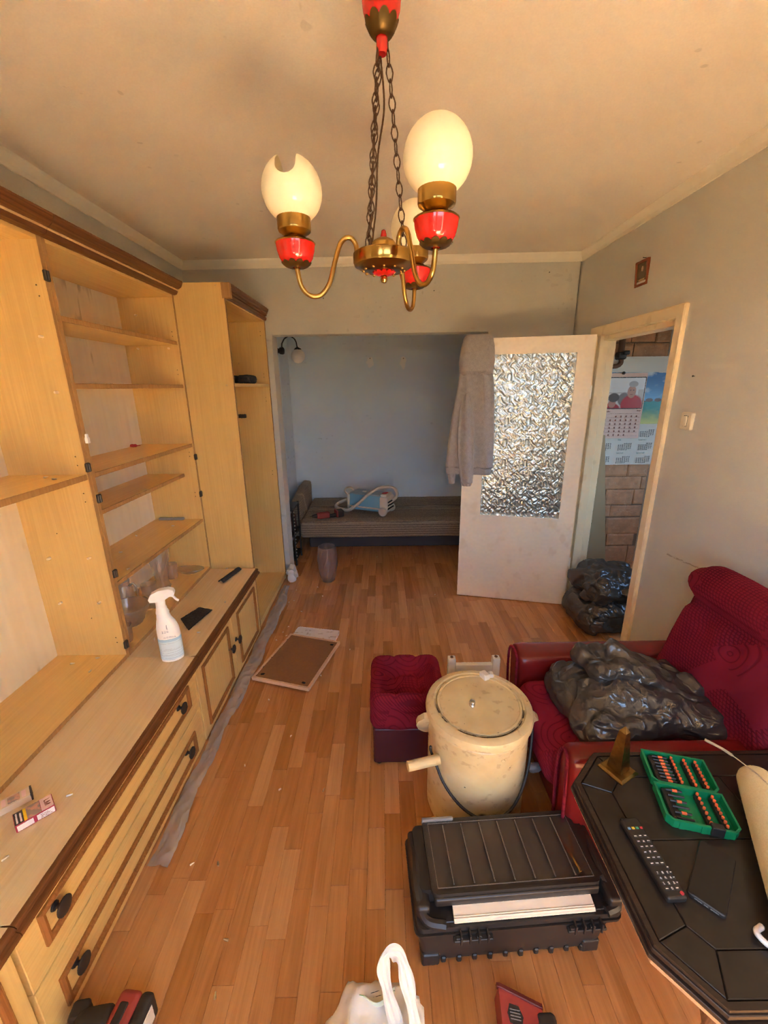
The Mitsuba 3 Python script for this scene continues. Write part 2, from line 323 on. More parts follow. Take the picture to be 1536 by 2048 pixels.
while z < 2.45:
    h_ = sr.choice([.11, .135, .155, .17]); x = 1.62 - sr.random() * .1
    while x < 2.22:
        w_ = sr.choice([.18, .24, .30, .36]); x0, x1, z1 = max(x, 1.62), min(x + w_, 2.225), min(z + h_, 2.48)
        x += w_
        if x1 - x0 < .03 or z1 - z < .03: continue
        g = .004; c = []
        for (cx, cz) in ((x0 + g, z + g), (x1 - g, z + g), (x1 - g, z1 - g), (x0 + g, z1 - g)):
            c.append((cx + sr.uniform(-.003, .003), cz + sr.uniform(-.004, .004)))
        t_ = sr.uniform(.008, .016); cxm, czm = (x0 + x1) / 2, (z + z1) / 2
        P = np.array([(a, HY + .001, b) for a, b in c] + [(a, HY - t_ * .6, b) for a, b in c] + [(cxm + (a - cxm) * .86, HY - t_, czm + (b - czm) * .80) for a, b in c])
        put('wall_hall__stone', trimesh.convex.convex_hull(P), 'mat_stone', False)
    z += h_

# ---------------------------------------------------------------- the door and its frame
struct('door_2', cat([   # frame round the opening in the right wall
    box(XR - .022, XR + .13, DY1 - .005, DY1 + .075, 0, 2.047, .006), box(XR - .005, XR + .06, DY1 - .045, DY1 - .005, 0, 2.02, .004),
    box(XR - .022, XR + .13, DY0 - .055, DY0 + .005, 0, 2.047, .006),
    box(XR - .022, XR + .13, DY0 - .055, DY1 + .075, 1.985, 2.047, .006), box(XR + .02, XR + .11, DY0, DY1, 1.955, 1.99, .004)]), 'mat_frame_paint', 30)
struct('trim_4', box(XR - .001, XR + .05, DY0, DY1, 0, .012, .003), 'mat_edge_band', 30)
# the leaf stands open, hinged at the far jamb
A, B = np.array([1.425, 2.975, 0]), np.array([.614, 3.165, 0]); LEAF = np.linalg.norm(B - A); ex = (B - A) / LEAF; nrm = np.array([ex[1], -ex[0], 0])
if nrm[1] > 0: nrm = -nrm                                 # towards the camera
def leaf(m): return frame(m, A, ex, (0, 0, 1))            # local x along leaf from the hinge, y up, z = ex x up
_zdir = np.cross(ex, (0, 0, 1)); sgn = 1 if _zdir @ nrm > 0 else -1
door = thing('door', 'cream painted door standing open, with a large patterned glass panel', 'door')
H_, z0_, z1_, w0_, w1_ = 1.985, .695, 1.89, .095, .695
s = sbox(0, .006, LEAF, H_).difference(sbox(w0_, z0_, w1_, z1_))
put(door + '__panel', mov(leaf(prism(s, .04)), *(-np.array(_zdir) * .02)), 'mat_door_paint', False)
bead = []
for q in (sbox(w0_, z0_, w1_, z1_),):
    bead = prism(q.buffer(.004, join_style=2).difference(q.buffer(-.012, join_style=2)), .046)
put(door + '__glazing_bead', mov(leaf(bead), *(-np.array(_zdir) * .023)), 'mat_door_paint', False)
# patterned glass: rows of arches and petals in relief
nu, nv = 190, 370
gu, gv = np.meshgrid(np.linspace(w0_ + .011, w1_ - .011, nu), np.linspace(z0_ + .011, z1_ - .011, nv), indexing='ij')
def relief(u, v):
    P_ = .152; U, V = 2 * np.pi * u / P_, 2 * np.pi * v / P_; fu, fv = u / P_ - np.floor(u / P_) - .5, v / P_ - np.floor(v / P_) - .5
    s1 = np.sin(3 * U + 1.5 * np.sin(2 * V) + .9 * np.sin(U + .5)); s2 = np.sin(4 * V + 1.3 * np.sin(2 * U + 1) + .7 * np.sin(V)); s3 = np.sin(2 * U - 3 * V + 1.2 * np.sin(U))
    ridge = (1 - np.clip(np.abs(.55 * s1 + .5 * s2), 0, 1)) ** 1.6; petal = np.clip(s1 * s2 + .4 * s3, -1, 1)
    d = np.sqrt((fu * 3.6) ** 2 + (np.maximum(fv + .08, 0) * 2.6) ** 2); arch = np.exp(-((d - .34) / .09) ** 2) * (fv > -.30)
    m = np.exp(-(np.maximum(d - .30, 0) / .25) ** 2) * (fv > -.32)
    q = np.stack([u * 30 + .5 * np.sin(V * 2), v * 27 + .5 * np.sin(U * 2), 0 * u + 4], -1); n1 = 1 - np.abs(meshkit.noise(q, 9) - .5) * 2; n2 = 1 - np.abs(meshkit.noise(q * (1.6, .9, 1) + 7, 21) - .5) * 2
    return (.0018 * ridge + .0018 * petal + .0042 * n1 ** 2.5 + .0028 * n2 ** 2.5) * (1 - .75 * m) + .0052 * arch
rl = relief(gu, gv)
front = np.stack([gu, gv, sgn * (.004 + rl)], -1); back = np.stack([gu, gv, np.full_like(gu, -sgn * .003)], -1)
F1, F2 = grid(front), grid(back); k, w = gu.shape
ring = np.array([*(np.arange(w)), *(np.arange(1, k) * w + w - 1), *((k - 1) * w + np.arange(w - 2, -1, -1)), *(np.arange(k - 2, 0, -1) * w)]); r1 = np.roll(ring, -1); N = k * w
gm = trimesh.Trimesh(np.vstack([F1.vertices, F2.vertices]), np.vstack([F1.faces, F2.faces[:, ::-1] + N, np.stack([r1, ring, ring + N], -1), np.stack([r1, ring + N, r1 + N], -1)]), process=False)
gm = leaf(gm)
if gm.volume < 0: gm.invert()
put(door + '__glass_pane', gm, 'mat_relief_glass', 50, label='clear glass pressed in a swirling petal pattern')
hp = cat([rbox(LEAF - .075, LEAF - .035, .94, 1.16, sgn * .02 - .004, sgn * .02 + .006, .004), tube(np.array([(LEAF - .055, 1.08, sgn * .02), (LEAF - .055, 1.08, sgn * .062), (LEAF - .075, 1.08, sgn * .068), (LEAF - .165, 1.078, sgn * .066)]), .008, 10)])
put(door + '__handle', leaf(hp), 'mat_brass', 40, label='brass handle on a long plate')
for hz in (.35, 1.62):
    put(door + '__hinge', mov(trimesh.creation.cylinder(.007, .09, sections=14), A[0] + .010, A[1] + .004, hz), 'mat_door_paint', 40)

# ---------------------------------------------------------------- the wall unit along the left wall
def edge(key, *b): put(key + '__edge_band', box(*b, .0006), 'mat_edge_band', False)
def strip_y(prof, y0, y1):
    """(x, z) profile drawn along y."""
    m = prism(Polygon(prof), y1 - y0); M = np.eye(4); M[:3, 0] = (1, 0, 0); M[:3, 1] = (0, 0, 1); M[:3, 2] = (0, -1, 0); M[:3, 3] = (0, y1, 0)
    m.apply_transform(M); return m
def panel_frame(x, y0, y1, z0, z1, w=.020, t=.012):
    """Mitred moulding laid on an upright face at x, seen from +x."""
    ms = []
    for (a, b, c, d) in (((y0, z0), (y1, z0), (0, 1), 0), ((y1, z0), (y1, z1), (-1, 0), 0), ((y1, z1), (y0, z1), (0, -1), 0), ((y0, z1), (y0, z0), (1, 0), 0)):
        a, b, c = np.array(a), np.array(b), np.array(c); e = (b - a) / np.linalg.norm(b - a)
        P = []
        for q, s in ((a, 1), (b, -1)):
            for off, h in ((0, 0), (0, t * .55), (w * .35, t), (w * .75, t * .8), (w, t * .35), (w, 0)):
                v = q + c * off + e * off * s; P.append((x + h, v[0], v[1]))
        ms.append(trimesh.convex.convex_hull(np.array(P)))
    return cat(ms)
def knob(x, y, z, key):
    m = lathe([(.0, 0), (.013, 0), (.012, .004), (.006, .008), (.0055, .020), (.008, .022), (.023, .024), (.025, .026), (.025, .029), (.022, .031), (.012, .0325), (0, .033)], 28)
    put(key, mov(rot(m, (0, 1, 0), 90), x, y, z), 'mat_iron_black', 40)
FX = -.885
NOSE = [(-.892, .489), (-.872, .490), (-.862, .487), (-.857, .480), (-.862, .475), (-.862, .470), (-.853, .466), (-.850, .456), (-.855, .449), (-.864, .444), (-.866, .434), (-.892, .434)]
def base(y0, y1, label):
    k = thing('base_cabinet', label, 'cabinet')
    put(k + '__body', cat([box(-1.50, -.908, y0 + .002, y0 + .02, .03, .468), box(-1.50, -.908, y1 - .02, y1 - .002, .03, .468), box(-1.50, -.908, y0 + .02, y1 - .02, .04, .058), box(-.95, -.925, y0 + .003, y1 - .003, 0, .045)]), 'mat_panel_upright', False)
    put(k + '__top', box(-1.505, -.872, y0 + .0012, y1 - .0012, .468, .490, .0012), 'mat_panel_top', False)
    put(k + '__nosing', strip_y(NOSE, y0 + .001, y1 - .001), 'mat_moulding', False, label='dark brown ridged front edge')
    return k
def front(k, name, y0, y1, z0, z1, fr, kn):
    d = num(k + '__' + name); used.discard(d)
    put(d, box(-.905, FX, y0, y1, z0, z1, .002), 'mat_panel_upright' if name == 'door' else 'mat_panel_long', False)
    put(d + '__moulding', panel_frame(FX, *fr), 'mat_moulding_door', False)
    for q in kn: knob(FX, *q, d + '__knob')
b1 = base(-.40, .657, 'base cabinet at the near end of the wall unit, cut off by the picture edge')
front(b1, 'door', .13, .650, .006, .431, (.19, .610, .05, .39), [(.16, .25)])
front(b1, 'door', -.395, .125, .006, .431, (-.34, .07, .05, .39), [(.09, .25)])
b2 = base(.657, 1.667, 'long base cabinet with two wide drawers, one above the other')
front(b2, 'drawer', .662, 1.640, .224, .431, (.723, 1.580, .290, .402), [(.772, .361), (1.481, .366)])
front(b2, 'drawer', .662, 1.640, .006, .220, (.722, 1.572, .044, .157), [(.774, .125), (1.481, .126)])
put(b2 + '__filler_strip', box(-.905, FX - .002, 1.643, 1.664, .006, .431, .001), 'mat_panel_upright', False)
b3 = base(1.667, 2.648, 'base cabinet with two framed doors, next to the wardrobe')
front(b3, 'door', 1.670, 2.150, .006, .431, (1.727, 2.082, .046, .388), [(2.073, .247)])
front(b3, 'door', 2.154, 2.630, .006, .431, (2.233, 2.583, .038, .384), [(2.150 + .03, .240)])
put(b3 + '__filler_strip', box(-.905, FX - .002, 2.632, 2.646, .006, .431, .001), 'mat_panel_upright', False)
HX, HB = -1.180, -1.495
def carcass(y0, y1, label):
    k = thing('hutch', label, 'shelf unit')
    for a in (y0, y1 - .019):
        put(k + '__side_panel', box(HB, HX - .001, a, a + .019, .4905, 2.19), 'mat_panel_upright', False); edge(k, HX - .001, HX, a, a + .019, .4905, 2.19)
    put(k + '__bottom_panel', box(HB, HX - .001, y0 + .019, y1 - .019, .4905, .510), 'mat_panel_long', False); edge(k, HX - .001, HX, y0 + .019, y1 - .019, .4905, .510)
    put(k + '__top_panel', box(HB, HX, y0 + .019, y1 - .019, 2.172, 2.19), 'mat_panel_long', False)
    put(k + '__back_panel', box(HB - .006, HB, y0, y1, .4905, 2.19), 'mat_hardboard_pale', False)
    CR = [(-1.19, 2.185), (-1.170, 2.185), (-1.158, 2.190), (-1.150, 2.204), (-1.156, 2.208), (-1.156, 2.213), (-1.140, 2.216), (-1.128, 2.226), (-1.118, 2.246), (-1.118, 2.254), (-1.19, 2.254)]
    put(k + '__cornice', strip_y(CR, y0 + .001, y1 - .001), 'mat_moulding', False, label='dark brown moulded cornice')
    put(k + '__cornice_bead', strip_y([(-1.158, 2.206), (-1.150, 2.206), (-1.149, 2.211), (-1.151, 2.2165), (-1.158, 2.2165)], y0 + .001, y1 - .001), 'mat_moulding_light', False)
    return k
def shelf(k, y0, y1, z, x1=HX - .004, t=.020):
    put(k + '__shelf', cat([box(HB, x1 - .006, y0, y1, z - t, z)]), 'mat_panel_long', False)
    put(k + '__shelf_edge', box(x1 - .006, x1, y0, y1, z - t, z, .0015), 'mat_edge_band', False)
h2 = carcass(.660, 1.677, 'open hutch with one shelf above the wide drawers')
shelf(h2, .679, 1.658, 1.348, HX - .002, .022)
h3 = carcass(1.679, 2.655, 'hutch with five shelves beside the wardrobe')
for z, xf in ((1.938, -1.187), (1.697, -1.187), (1.345, -1.184), (1.155, -1.26), (.852, -1.184)): shelf(h3, 1.698, 2.636, z, xf)
# shelf pins and little holes in the side panels
def pin(k, x, y, z, d=1):
    put(k + '__shelf_pin', mov(rot(lathe([(0, 0), (.006, 0), (.006, .012), (.004, .016), (0, .016)], 10), (1, 0, 0), 90 * d), x, y, z), 'mat_peg', 40)
for x, z in ((-1.235, 1.86), (-1.225, 1.665), (-1.415, .99), (-1.245, .99), (-1.415, .78), (-1.245, .78)): pin(h2, x, 1.658, z)
for x, z in ((-1.40, 2.08), (-1.42, 1.90), (-1.24, 1.90), (-1.40, 1.12), (-1.40, .82)): pin(h3, x, 2.636, z)
def holes(k, y, pts):
    put(k + '__screw_holes', cat([mov(rot(trimesh.creation.cylinder(.0028, .0012, sections=8), (1, 0, 0), 90), x, y, z) for x, z in pts]), 'mat_floor_joint', False, kind='stuff')
holes(h2, 1.6578, [(-1.215, 2.03), (-1.213, 1.995), (-1.213, 1.42), (-1.212, 1.385), (-1.212, 1.27), (-1.212, 1.235), (-1.212, .60), (-1.21, .575), (-1.36, 1.1), (-1.3, .7)])
holes(h3, 2.6358, [(-1.21, 1.99), (-1.21, 1.965), (-1.21, 1.78), (-1.21, 1.755), (-1.21, 1.29), (-1.21, 1.265), (-1.21, 1.03), (-1.21, 1.005)])
def hinge(k, y, z):
    put(k + '__hinge', cat([box(HX - .002, HX + .010, y - .012, y + .012, z - .018, z + .018, .003), mov(trimesh.creation.cylinder(.005, .03, sections=10), HX + .010, y, z)]), 'mat_iron_black', 30)
for z in (2.06, 1.375, .56): hinge(h2, 1.664, z)
for z in (1.24, .90): hinge(h3, 1.690, z)
for z in (1.26, 1.02): hinge(h3, 2.640, z)
# wardrobe
WY0, WY1, WX, WZ = 2.657, 3.525, -.893, 2.25
w = thing('wardrobe', 'tall open wardrobe without doors at the far end of the wall unit', 'wardrobe')
for (y, e) in ((WY0, 1), (WY1 - .02, 0)):
    put(w + '__side_panel', box(HB, WX, y, y + .02, .0, 1.698), 'mat_panel_upright', False)
    put(w + '__side_panel', box(HB, WX, y, y + .02, 1.700, WZ), 'mat_panel_upright', False)
    put(w + '__edge_band', box(WX, WX + .001, y, y + .02, .0, 2.17), 'mat_edge_band', False)
put(w + '__top_panel', box(HB, WX, WY0 + .02, WY1 - .02, 2.16, 2.18), 'mat_panel_long', False)
put(w + '__back_panel', box(HB - .004, HB + .002, WY0, WY1, 0, 2.2), 'mat_hardboard_pale', False)
put(w + '__shelf', box(HB, WX - .004, WY0 + .02, WY1 - .02, 1.682, 1.702, .001), 'mat_panel_long', False)
put(w + '__bottom_panel', box(HB, WX + .004, WY0 + .02, WY1 - .02, .045, .063, .001), 'mat_panel_long', False)
put(w + '__plinth', box(WX - .025, WX - .008, WY0 + .02, WY1 - .02, 0, .045), 'mat_panel_long', False)
CRW = [(x + .262, z - .004) for x, z in [(-1.165, 2.172), (-1.148, 2.172), (-1.140, 2.178), (-1.138, 2.192), (-1.146, 2.197), (-1.146, 2.203), (-1.134, 2.206), (-1.136, 2.219), (-1.128, 2.222), (-1.128, 2.234), (-1.122, 2.238), (-1.118, 2.246), (-1.118, 2.254), (-1.165, 2.254)]]
put(w + '__cornice', strip_y(CRW, WY0 + .03, WY1), 'mat_moulding', False, label='dark brown moulded cornice')
put(w + '__cornice_end', box(-.905, -.856, WY0 - .002, WY0 + .029, 2.168, 2.25, .001), 'mat_edge_band', False)
put(w + '__rail_bracket', cat([box(-1.16, -1.10, WY1 - .045, WY1 - .020, 1.44, 1.47, .004), mov(rot(lathe([(.010, 0), (.016, 0), (.016, .03), (.010, .03)], 20, close=True), (1, 0, 0), 90), -1.13, WY1 - .03, 1.455)]), 'mat_iron_black', 30)
for x, z in ((-1.12, 1.86),): put(w + '__shelf_pin', mov(rot(lathe([(0, 0), (.006, 0), (.006, .012), (0, .013)], 10), (1, 0, 0), 90), x, WY1 - .02, z), 'mat_moulding_light', 40)
for z in (2.236, 1.69): put(w + '__screw_cap', mov(rot(lathe([(0, 0), (.0065, 0), (.005, .002), (0, .0025)], 12), (1, 0, 0), 90), -.935, WY0, z), 'mat_moulding_light', 40)
holes(w, WY1 - .0202, [(-.93, 2.09), (-.93, 2.06), (-.93, 1.78), (-.93, 1.755), (-.93, 1.6), (-.93, 1.57), (-.93, 1.0), (-.93, .97)])

# ---------------------------------------------------------------- chandelier
plain('red_enamel', (.50, .009, .006), .08, .6, clearcoat=.8, clearcoat_gloss=.95)
plain('opal', (.84, .77, .56), .09, .6)
plain('brass_dark', (.13, .075, .022), .35, metal=.8)
plain('chain', (.085, .045, .025), .35, metal=.6)
CC = np.array([.011, 1.20]); AR = .2185; Z0 = 1.957
def leaf_cup(rad, z, at, n=11, steps=110):
    """A thin scalloped collar; rad(t), z(t) for t 0..1, its rim cut in lobes."""
    a = np.arange(steps) * 2 * np.pi / steps; lob = .72 + .28 * np.abs(np.cos(a * n / 2)) ** .6
    P = np.array([[(rad(t * l) * math.cos(q), rad(t * l) * math.sin(q), z(t * l)) for q, l in zip(a, lob)] for t in np.linspace(0, 1, 9)])
    P = np.concatenate([P, P[:, :1]], 1); return mov(sheet(P, .0014), *at)
ch = thing('chandelier', 'brass chandelier with three cream glass globes and red enamel cups on chains', 'chandelier')
put(ch + '__canopy', lathe([(.0, 2.418), (.014, 2.419), (.024, 2.428), (.034, 2.444), (.0415, 2.466), (.044, 2.492), (.0425, 2.52), (.036, 2.55), (.030, 2.575), (.032, 2.588), (.05, 2.599), (0, 2.5995)], 48, (*CC, 0)), 'mat_red_enamel', 30, label='red enamel canopy cup')
put(ch + '__canopy__leaf_collar', leaf_cup(lambda t: .0135 + .0245 * t ** .8, lambda t: 2.4175 + .032 * t ** 1.5, (*CC, 0), 9), 'mat_brass_dark', 30)
put(ch + '__stem_tube', lathe([(0, 2.389), (.0105, 2.389), (.0125, 2.40), (.0125, 2.425), (0, 2.425)], 24, (*CC, 0)), 'mat_red_enamel', 30)
hub = [(0, 1.966), (.03, 1.964), (.055, 1.967), (.0745, 1.978), (.0775, 1.985), (.0775, 2.003), (.074, 2.0065), (.06, 2.010), (.036, 2.014), (.031, 2.018), (.030, 2.028), (.026, 2.033), (.012, 2.040), (0, 2.0405)]
put(ch + '__hub', lathe(hub, 56, (*CC, -.012)), 'mat_brass', 30)
put(ch + '__hub__rosette', leaf_cup(lambda t: .008 + .022 * t, lambda t: 1.944 + .008 * t ** 2, (*CC, 0), 12), 'mat_red_enamel', 30)
put(ch + '__hub__finial', lathe([(0, 1.926), (.006, 1.928), (.009, 1.934), (.0075, 1.941), (.005, 1.944), (.006, 1.952), (0, 1.953)], 24, (*CC, 0)), 'mat_brass', 30)
put(ch + '__hub__tip', lathe([(.007, 2.027), (.0075, 2.034), (.005, 2.044), (0, 2.047)], 20, (*CC, 0)), 'mat_red_enamel', 30)
put(ch + '__hub__studs', cat([mov(trimesh.creation.icosphere(1, .004), CC[0] + .052 * math.cos(a), CC[1] + .052 * math.sin(a), 1.9548) for a in np.arange(12) * math.pi / 6]), 'mat_brass', True)
for deg, cut in ((-167.5, True), (-60.3, False), (64.8, False)):
    e = np.array([math.cos(math.radians(deg)), math.sin(math.radians(deg))])
    def q(r, z): return (*(CC + e * r), z)
    put(ch + '__arm', tube(spline([q(.069, 1.992), q(.072, 2.012), q(.088, 2.024), q(.108, 2.012), q(.124, 1.972), q(.140, 1.922), q(.163, 1.894), q(.190, 1.892), q(.210, 1.912), q(AR, 1.955)], 7), .0058, 12), 'mat_brass', True)
    c = (*(CC + e * AR), 0)
    bowl = num(ch + '__cup'); used.discard(bowl)
    put(bowl, lathe([(0, 1.954), (.018, 1.954), (.032, 1.961), (.0405, 1.974), (.045, 1.990), (.0465, 2.003), (.045, 2.0045), (.02, 2.0045), (0, 2.0045)], 40, c), 'mat_red_enamel', 35)
    put(bowl + '__leaf_collar', leaf_cup(lambda t: .010 + .026 * t ** .7, lambda t: 1.9525 + .0110 * t ** 2, c, 11), 'mat_brass_dark', 30)
    put(bowl + '__rim', lathe([(.0455, 2.0015), (.0485, 2.0045), (.0455, 2.007), (.036, 2.009), (.030, 2.014), (.020, 2.0175), (.018, 2.019), (0, 2.019)], 40, c), 'mat_brass', 35)
    fit = lathe([(0, 2.0175), (.019, 2.0175), (.026, 2.021), (.038, 2.029), (.0395, 2.033), (.0395, 2.0625), (.042, 2.0645), (.0415, 2.067), (.036, 2.067), (0, 2.064)], 40, c)
    put(ch + '__lamp_holder', fit, 'mat_brass', 35)
    th = np.linspace(-.98, math.pi / 2, 26); prof = [(.0695 * math.cos(t) * (1 - .04 * math.sin(t)), 2.1135 + .0685 * math.sin(t)) for t in th]
    inn = [(max(0, r - .0028), z - (.0028 if r < .02 else 0)) for r, z in prof][::-1]
    gl = lathe([(x if k < 25 else 0, z) for k, (x, z) in enumerate(prof)] + [(x if k > 0 else 0, z) for k, (x, z) in enumerate(inn)], 64, (0, 0, 0), close=True)
    if cut:
        import manifold3d as m3
        gl.merge_vertices(); man = m3.Manifold(m3.Mesh(np.asarray(gl.vertices, np.float32), np.asarray(gl.faces, np.uint32)))
        if man.volume() < 0: gl.invert(); man = m3.Manifold(m3.Mesh(np.asarray(gl.vertices, np.float32), np.asarray(gl.faces, np.uint32)))
        tool = m3.Manifold.cylinder(.3, .023, .023, 40).rotate([90, 0, 0]).translate([-.002, .15, 2.143]) + m3.Manifold.cube([.046, .3, .1]).translate([-.025, -.15, 2.143])
        r_ = (man - tool).to_mesh(); gl = trimesh.Trimesh(r_.vert_properties[:, :3], r_.tri_verts, process=False)
    put(ch + '__globe', mov(gl, *c), 'mat_opal', 35, label='cream glass globe with a notch broken out of its top' if cut else None)
def link(p, d, ax, L=.034, w=.0075, r=.0016):
    d = d / np.linalg.norm(d); a = np.cross(d, ax); a /= np.linalg.norm(a); t = np.arange(18) * 2 * np.pi / 18
    return tube([p + d * (L / 2) * math.sin(k) + a * w * math.cos(k) * (1 - .25 * abs(math.sin(k))) for k in t], r, 6, closed=True)
for (a0, a1) in (((-.010, -.004, 2.395), (-.034, -.035, 2.012)), ((-.006, .010, 2.395), (-.040, .022, 2.012)), ((.013, .004, 2.40), (.052, .020, 2.012))):
    A_, B_ = np.array([*(CC + a0[:2]), a0[2]]), np.array([*(CC + a1[:2]), a1[2]])
    kc = num(ch + '__chain'); used.discard(kc)
    n = 14; P_ = [A_ + (B_ - A_) * t for t in np.linspace(0, 1, n + 1)]
    put(kc, cat([tube([B_ + (0, 0, .004), B_ - (0, 0, .012)], .003, 8), tube([A_ + (0, 0, .012), A_ - (0, 0, .003)], .002, 8)]), 'mat_chain', True)
    for k in range(n): put(kc + '__link', link((P_[k] + P_[k + 1]) / 2, B_ - A_, (0, 1, .2) if k % 2 else (1, .3, 0)), 'mat_chain', True)
put(ch + '__cord', tube(spline([(*(CC + (-.004, .006)), 2.40), (*(CC + (.004, .014)), 2.3), (*(CC + (-.012, 0)), 2.2), (*(CC + (-.018, .01)), 2.1), (*(CC + (-.030, -.005)), 2.01)], 8), .0022, 8), 'mat_chain', True)

# ---------------------------------------------------------------- hoodie over the door
def melange(p, n, uv):
    f = noise(p.x * 420, p.y * 420, p.z * 300); g = fbm(p.x * 60, p.y * 60, p.z * 45, 2)
    return mix((.235, .22, .22), (.40, .38, .375), dr.clip(.7 * f + .5 * g - .1, 0, 1))
plain('grey_fleece', mikit.proc(melange), .9, .15, sheen=.4)
hd = thing('hoodie', 'grey melange hoodie hanging over the top corner of the open door', 'hoodie')
def on_leaf(u, z, d): return A + ex * u + np.array([0, 0, z]) + nrm * d     # along leaf, height, towards the camera
def garment(rows, n=64, fold=.008, seed=0, k=9):
    """rows: (z, u0, u1, d0, d1); closed rings with soft folds running down."""
    R = []; rows = np.array(rows, float); zz = np.linspace(rows[0, 0], rows[-1, 0], 46)
    for z in zz:
        s = lambda c: np.interp(-z, -rows[:, 0], rows[:, c])
        u0, u1, d0, d1 = s(1), s(2), s(3), s(4); t = np.arange(n) * 2 * np.pi / n
        cu, su = np.cos(t), np.sin(t); sq = lambda v, e: np.sign(v) * np.abs(v) ** e
        U = (u0 + u1) / 2 + (u1 - u0) / 2 * sq(cu, .8); D = (d0 + d1) / 2 + (d1 - d0) / 2 * sq(su, .8)
        w = min(1, 12 * (rows[0, 0] - z) + .15)
        f = (np.sin(t * k + seed + 3 * z) + .6 * np.sin(t * (k * .6 + 1.3) - 2 * z + seed * 2)) * fold * w + (meshkit.noise(np.stack([t * 3, z * 7 + 0 * t, 0 * t + seed], -1)) - .5) * fold * 1.5
        D = D + f * np.maximum(su, -.2); R.append([on_leaf(a, z, b) for a, b in zip(U, D)])
    return loft(R)
put(hd + '__body', garment([(1.765, .652, .876, .020, .085), (1.70, .640, .884, .022, .095), (1.60, .630, .900, .022, .105), (1.45, .622, .924, .022, .112), (1.25, .614, .944, .022, .115), (1.085, .612, .958, .022, .108)], seed=1, fold=.011, k=7), 'mat_grey_fleece', True)
put(hd + '__hem_rib', garment([(1.094, .616, .955, .026, .100), (1.035, .625, .950, .026, .090)], fold=.010, seed=1, k=7), 'mat_grey_fleece', True)
put(hd + '__hood', garment([(2.014, .705, .822, -.012, .036), (2.008, .680, .846, -.024, .052), (1.985, .660, .862, -.03, .066), (1.93, .648, .876, -.03, .080), (1.84, .642, .886, .020, .092), (1.77, .646, .882, .020, .098), (1.742, .652, .876, .020, .090)], fold=.004, seed=4, k=5), 'mat_grey_fleece', True)
put(hd + '__neck_seam', tube([on_leaf(u, 1.752 + .006 * math.sin(u * 40), .020 + .076 * max(0, math.sin((u - .652) / .224 * math.pi)) ** .5) for u in np.linspace(.653, .875, 24)], .0022, 6), 'mat_grey_fleece', True)
put(hd + '__sleeve', garment([(1.62, .800, .835, .075, .108), (1.52, .772, .866, .080, .128), (1.35, .752, .876, .085, .142), (1.18, .748, .868, .088, .144), (1.04, .748, .848, .088, .132), (.975, .752, .838, .090, .126)], fold=.006, seed=2, k=5), 'mat_grey_fleece', True)
put(hd + '__sleeve__cuff', garment([(1.02, .757, .836, .092, .128), (.955, .762, .826, .092, .122)], fold=.003, seed=2), 'mat_grey_fleece', True)
put(hd + '__sleeve', garment([(1.40, .855, .925, .03, .06), (1.15, .865, .945, .03, .075), (1.0, .875, .938, .03, .07)], fold=.006, seed=5, k=5), 'mat_grey_fleece', True)
put(hd + '__sleeve_001__cuff', garment([(1.02, .880, .936, .032, .068), (.955, .885, .930, .034, .064)], fold=.003, seed=5), 'mat_grey_fleece', True)

# ---------------------------------------------------------------- the alcove: sofa, rack, lamp and what lies there
def cordp(p, n, uv):
    s = .5 + .5 * dr.sin(p.y * 230 + 1.2 * dr.sin(p.x * 8)); s = dr.select(dr.abs(n.z) > .5, s, .5 + .5 * dr.sin(p.z * 260))
    f = noise(p.x * 90, p.y * 160, p.z * 160); band = smoothstep(.35, .65, noise(p.y * 14 + p.z * 9, 3, 1))
    return mix((.13, .10, .07), (.42, .35, .255), dr.clip(.45 * s + .55 * f * (.5 + band) - .05, 0, 1))
plain('sofa_fabric', mikit.proc(cordp), .95, .1, sheen=.3)
plain('sofa_base', (.07, .065, .065), .9)
so = thing('sofa', 'brown striped sofa bed unfolded in the alcove', 'sofa')
def tuft(v, n):
    b = np.zeros(len(v))
    for tx in np.arange(-.7, 1.2, .19): b -= .010 * np.exp(-((v[:, 0] - tx) ** 2 + (v[:, 1] - 4.80) ** 2) / .0016) * (n[:, 2] > .3)
    return b + (meshkit.fbm(v * 9, 2, 3) - .5) * .008
put(so + '__seat', disp(soft(-.84, 1.20, 4.02, 4.535, .195, .372, .035, .025), tuft), 'mat_sofa_fabric', True)
put(so + '__back_cushion', disp(soft(-.84, 1.20, 4.54, 4.935, .20, .392, .035, .025), tuft), 'mat_sofa_fabric', True)
put(so + '__base', box(-.80, 1.16, 4.28, 4.90, .0, .20, .01), 'mat_sofa_base', 30)
bol = soft(-.945, -.845, 4.12, 4.90, .18, .62, .03, .02); bol.vertices[:, 2] -= np.clip((4.62 - bol.vertices[:, 1]) / .5, 0, 1) ** 1.3 * .075 * (bol.vertices[:, 2] > .4)
put(so + '__arm_bolster', disp(bol, lambda v, n: (meshkit.fbm(v * 8, 2, 5) - .5) * .012), 'mat_sofa_fabric', True)
et = thing('rack', 'small dark openwork rack with beaded edge beside the sofa', 'rack')
for (x, y) in ((-.985, 3.78), (-.850, 3.80), (-.985, 4.06), (-.850, 4.06)):
    put(et + '__post', tube([(x, y, 0), (x, y, .585)], .009, 8), 'mat_iron_black', True)
for z in (.06, .30, .56): put(et + '__tray', box(-.995, -.840, 3.77, 4.07, z, z + .018, .004), 'mat_iron_black', 30)
put(et + '__bag', disp(soft(-.972, -.868, 3.83, 4.04, .318, .47, .03, .015), lambda v, n: (meshkit.fbm(v * 20, 3, 2) - .5) * .02), 'mat_brown_bag', True)
put(et + '__bead_edge', cat([mov(trimesh.creation.icosphere(1, .0055), -.839, 3.79, z) for z in np.arange(.07, .56, .034)]), 'mat_pin_metal', True, kind='stuff')
plain('brown_bag', (.06, .02, .017), .6)
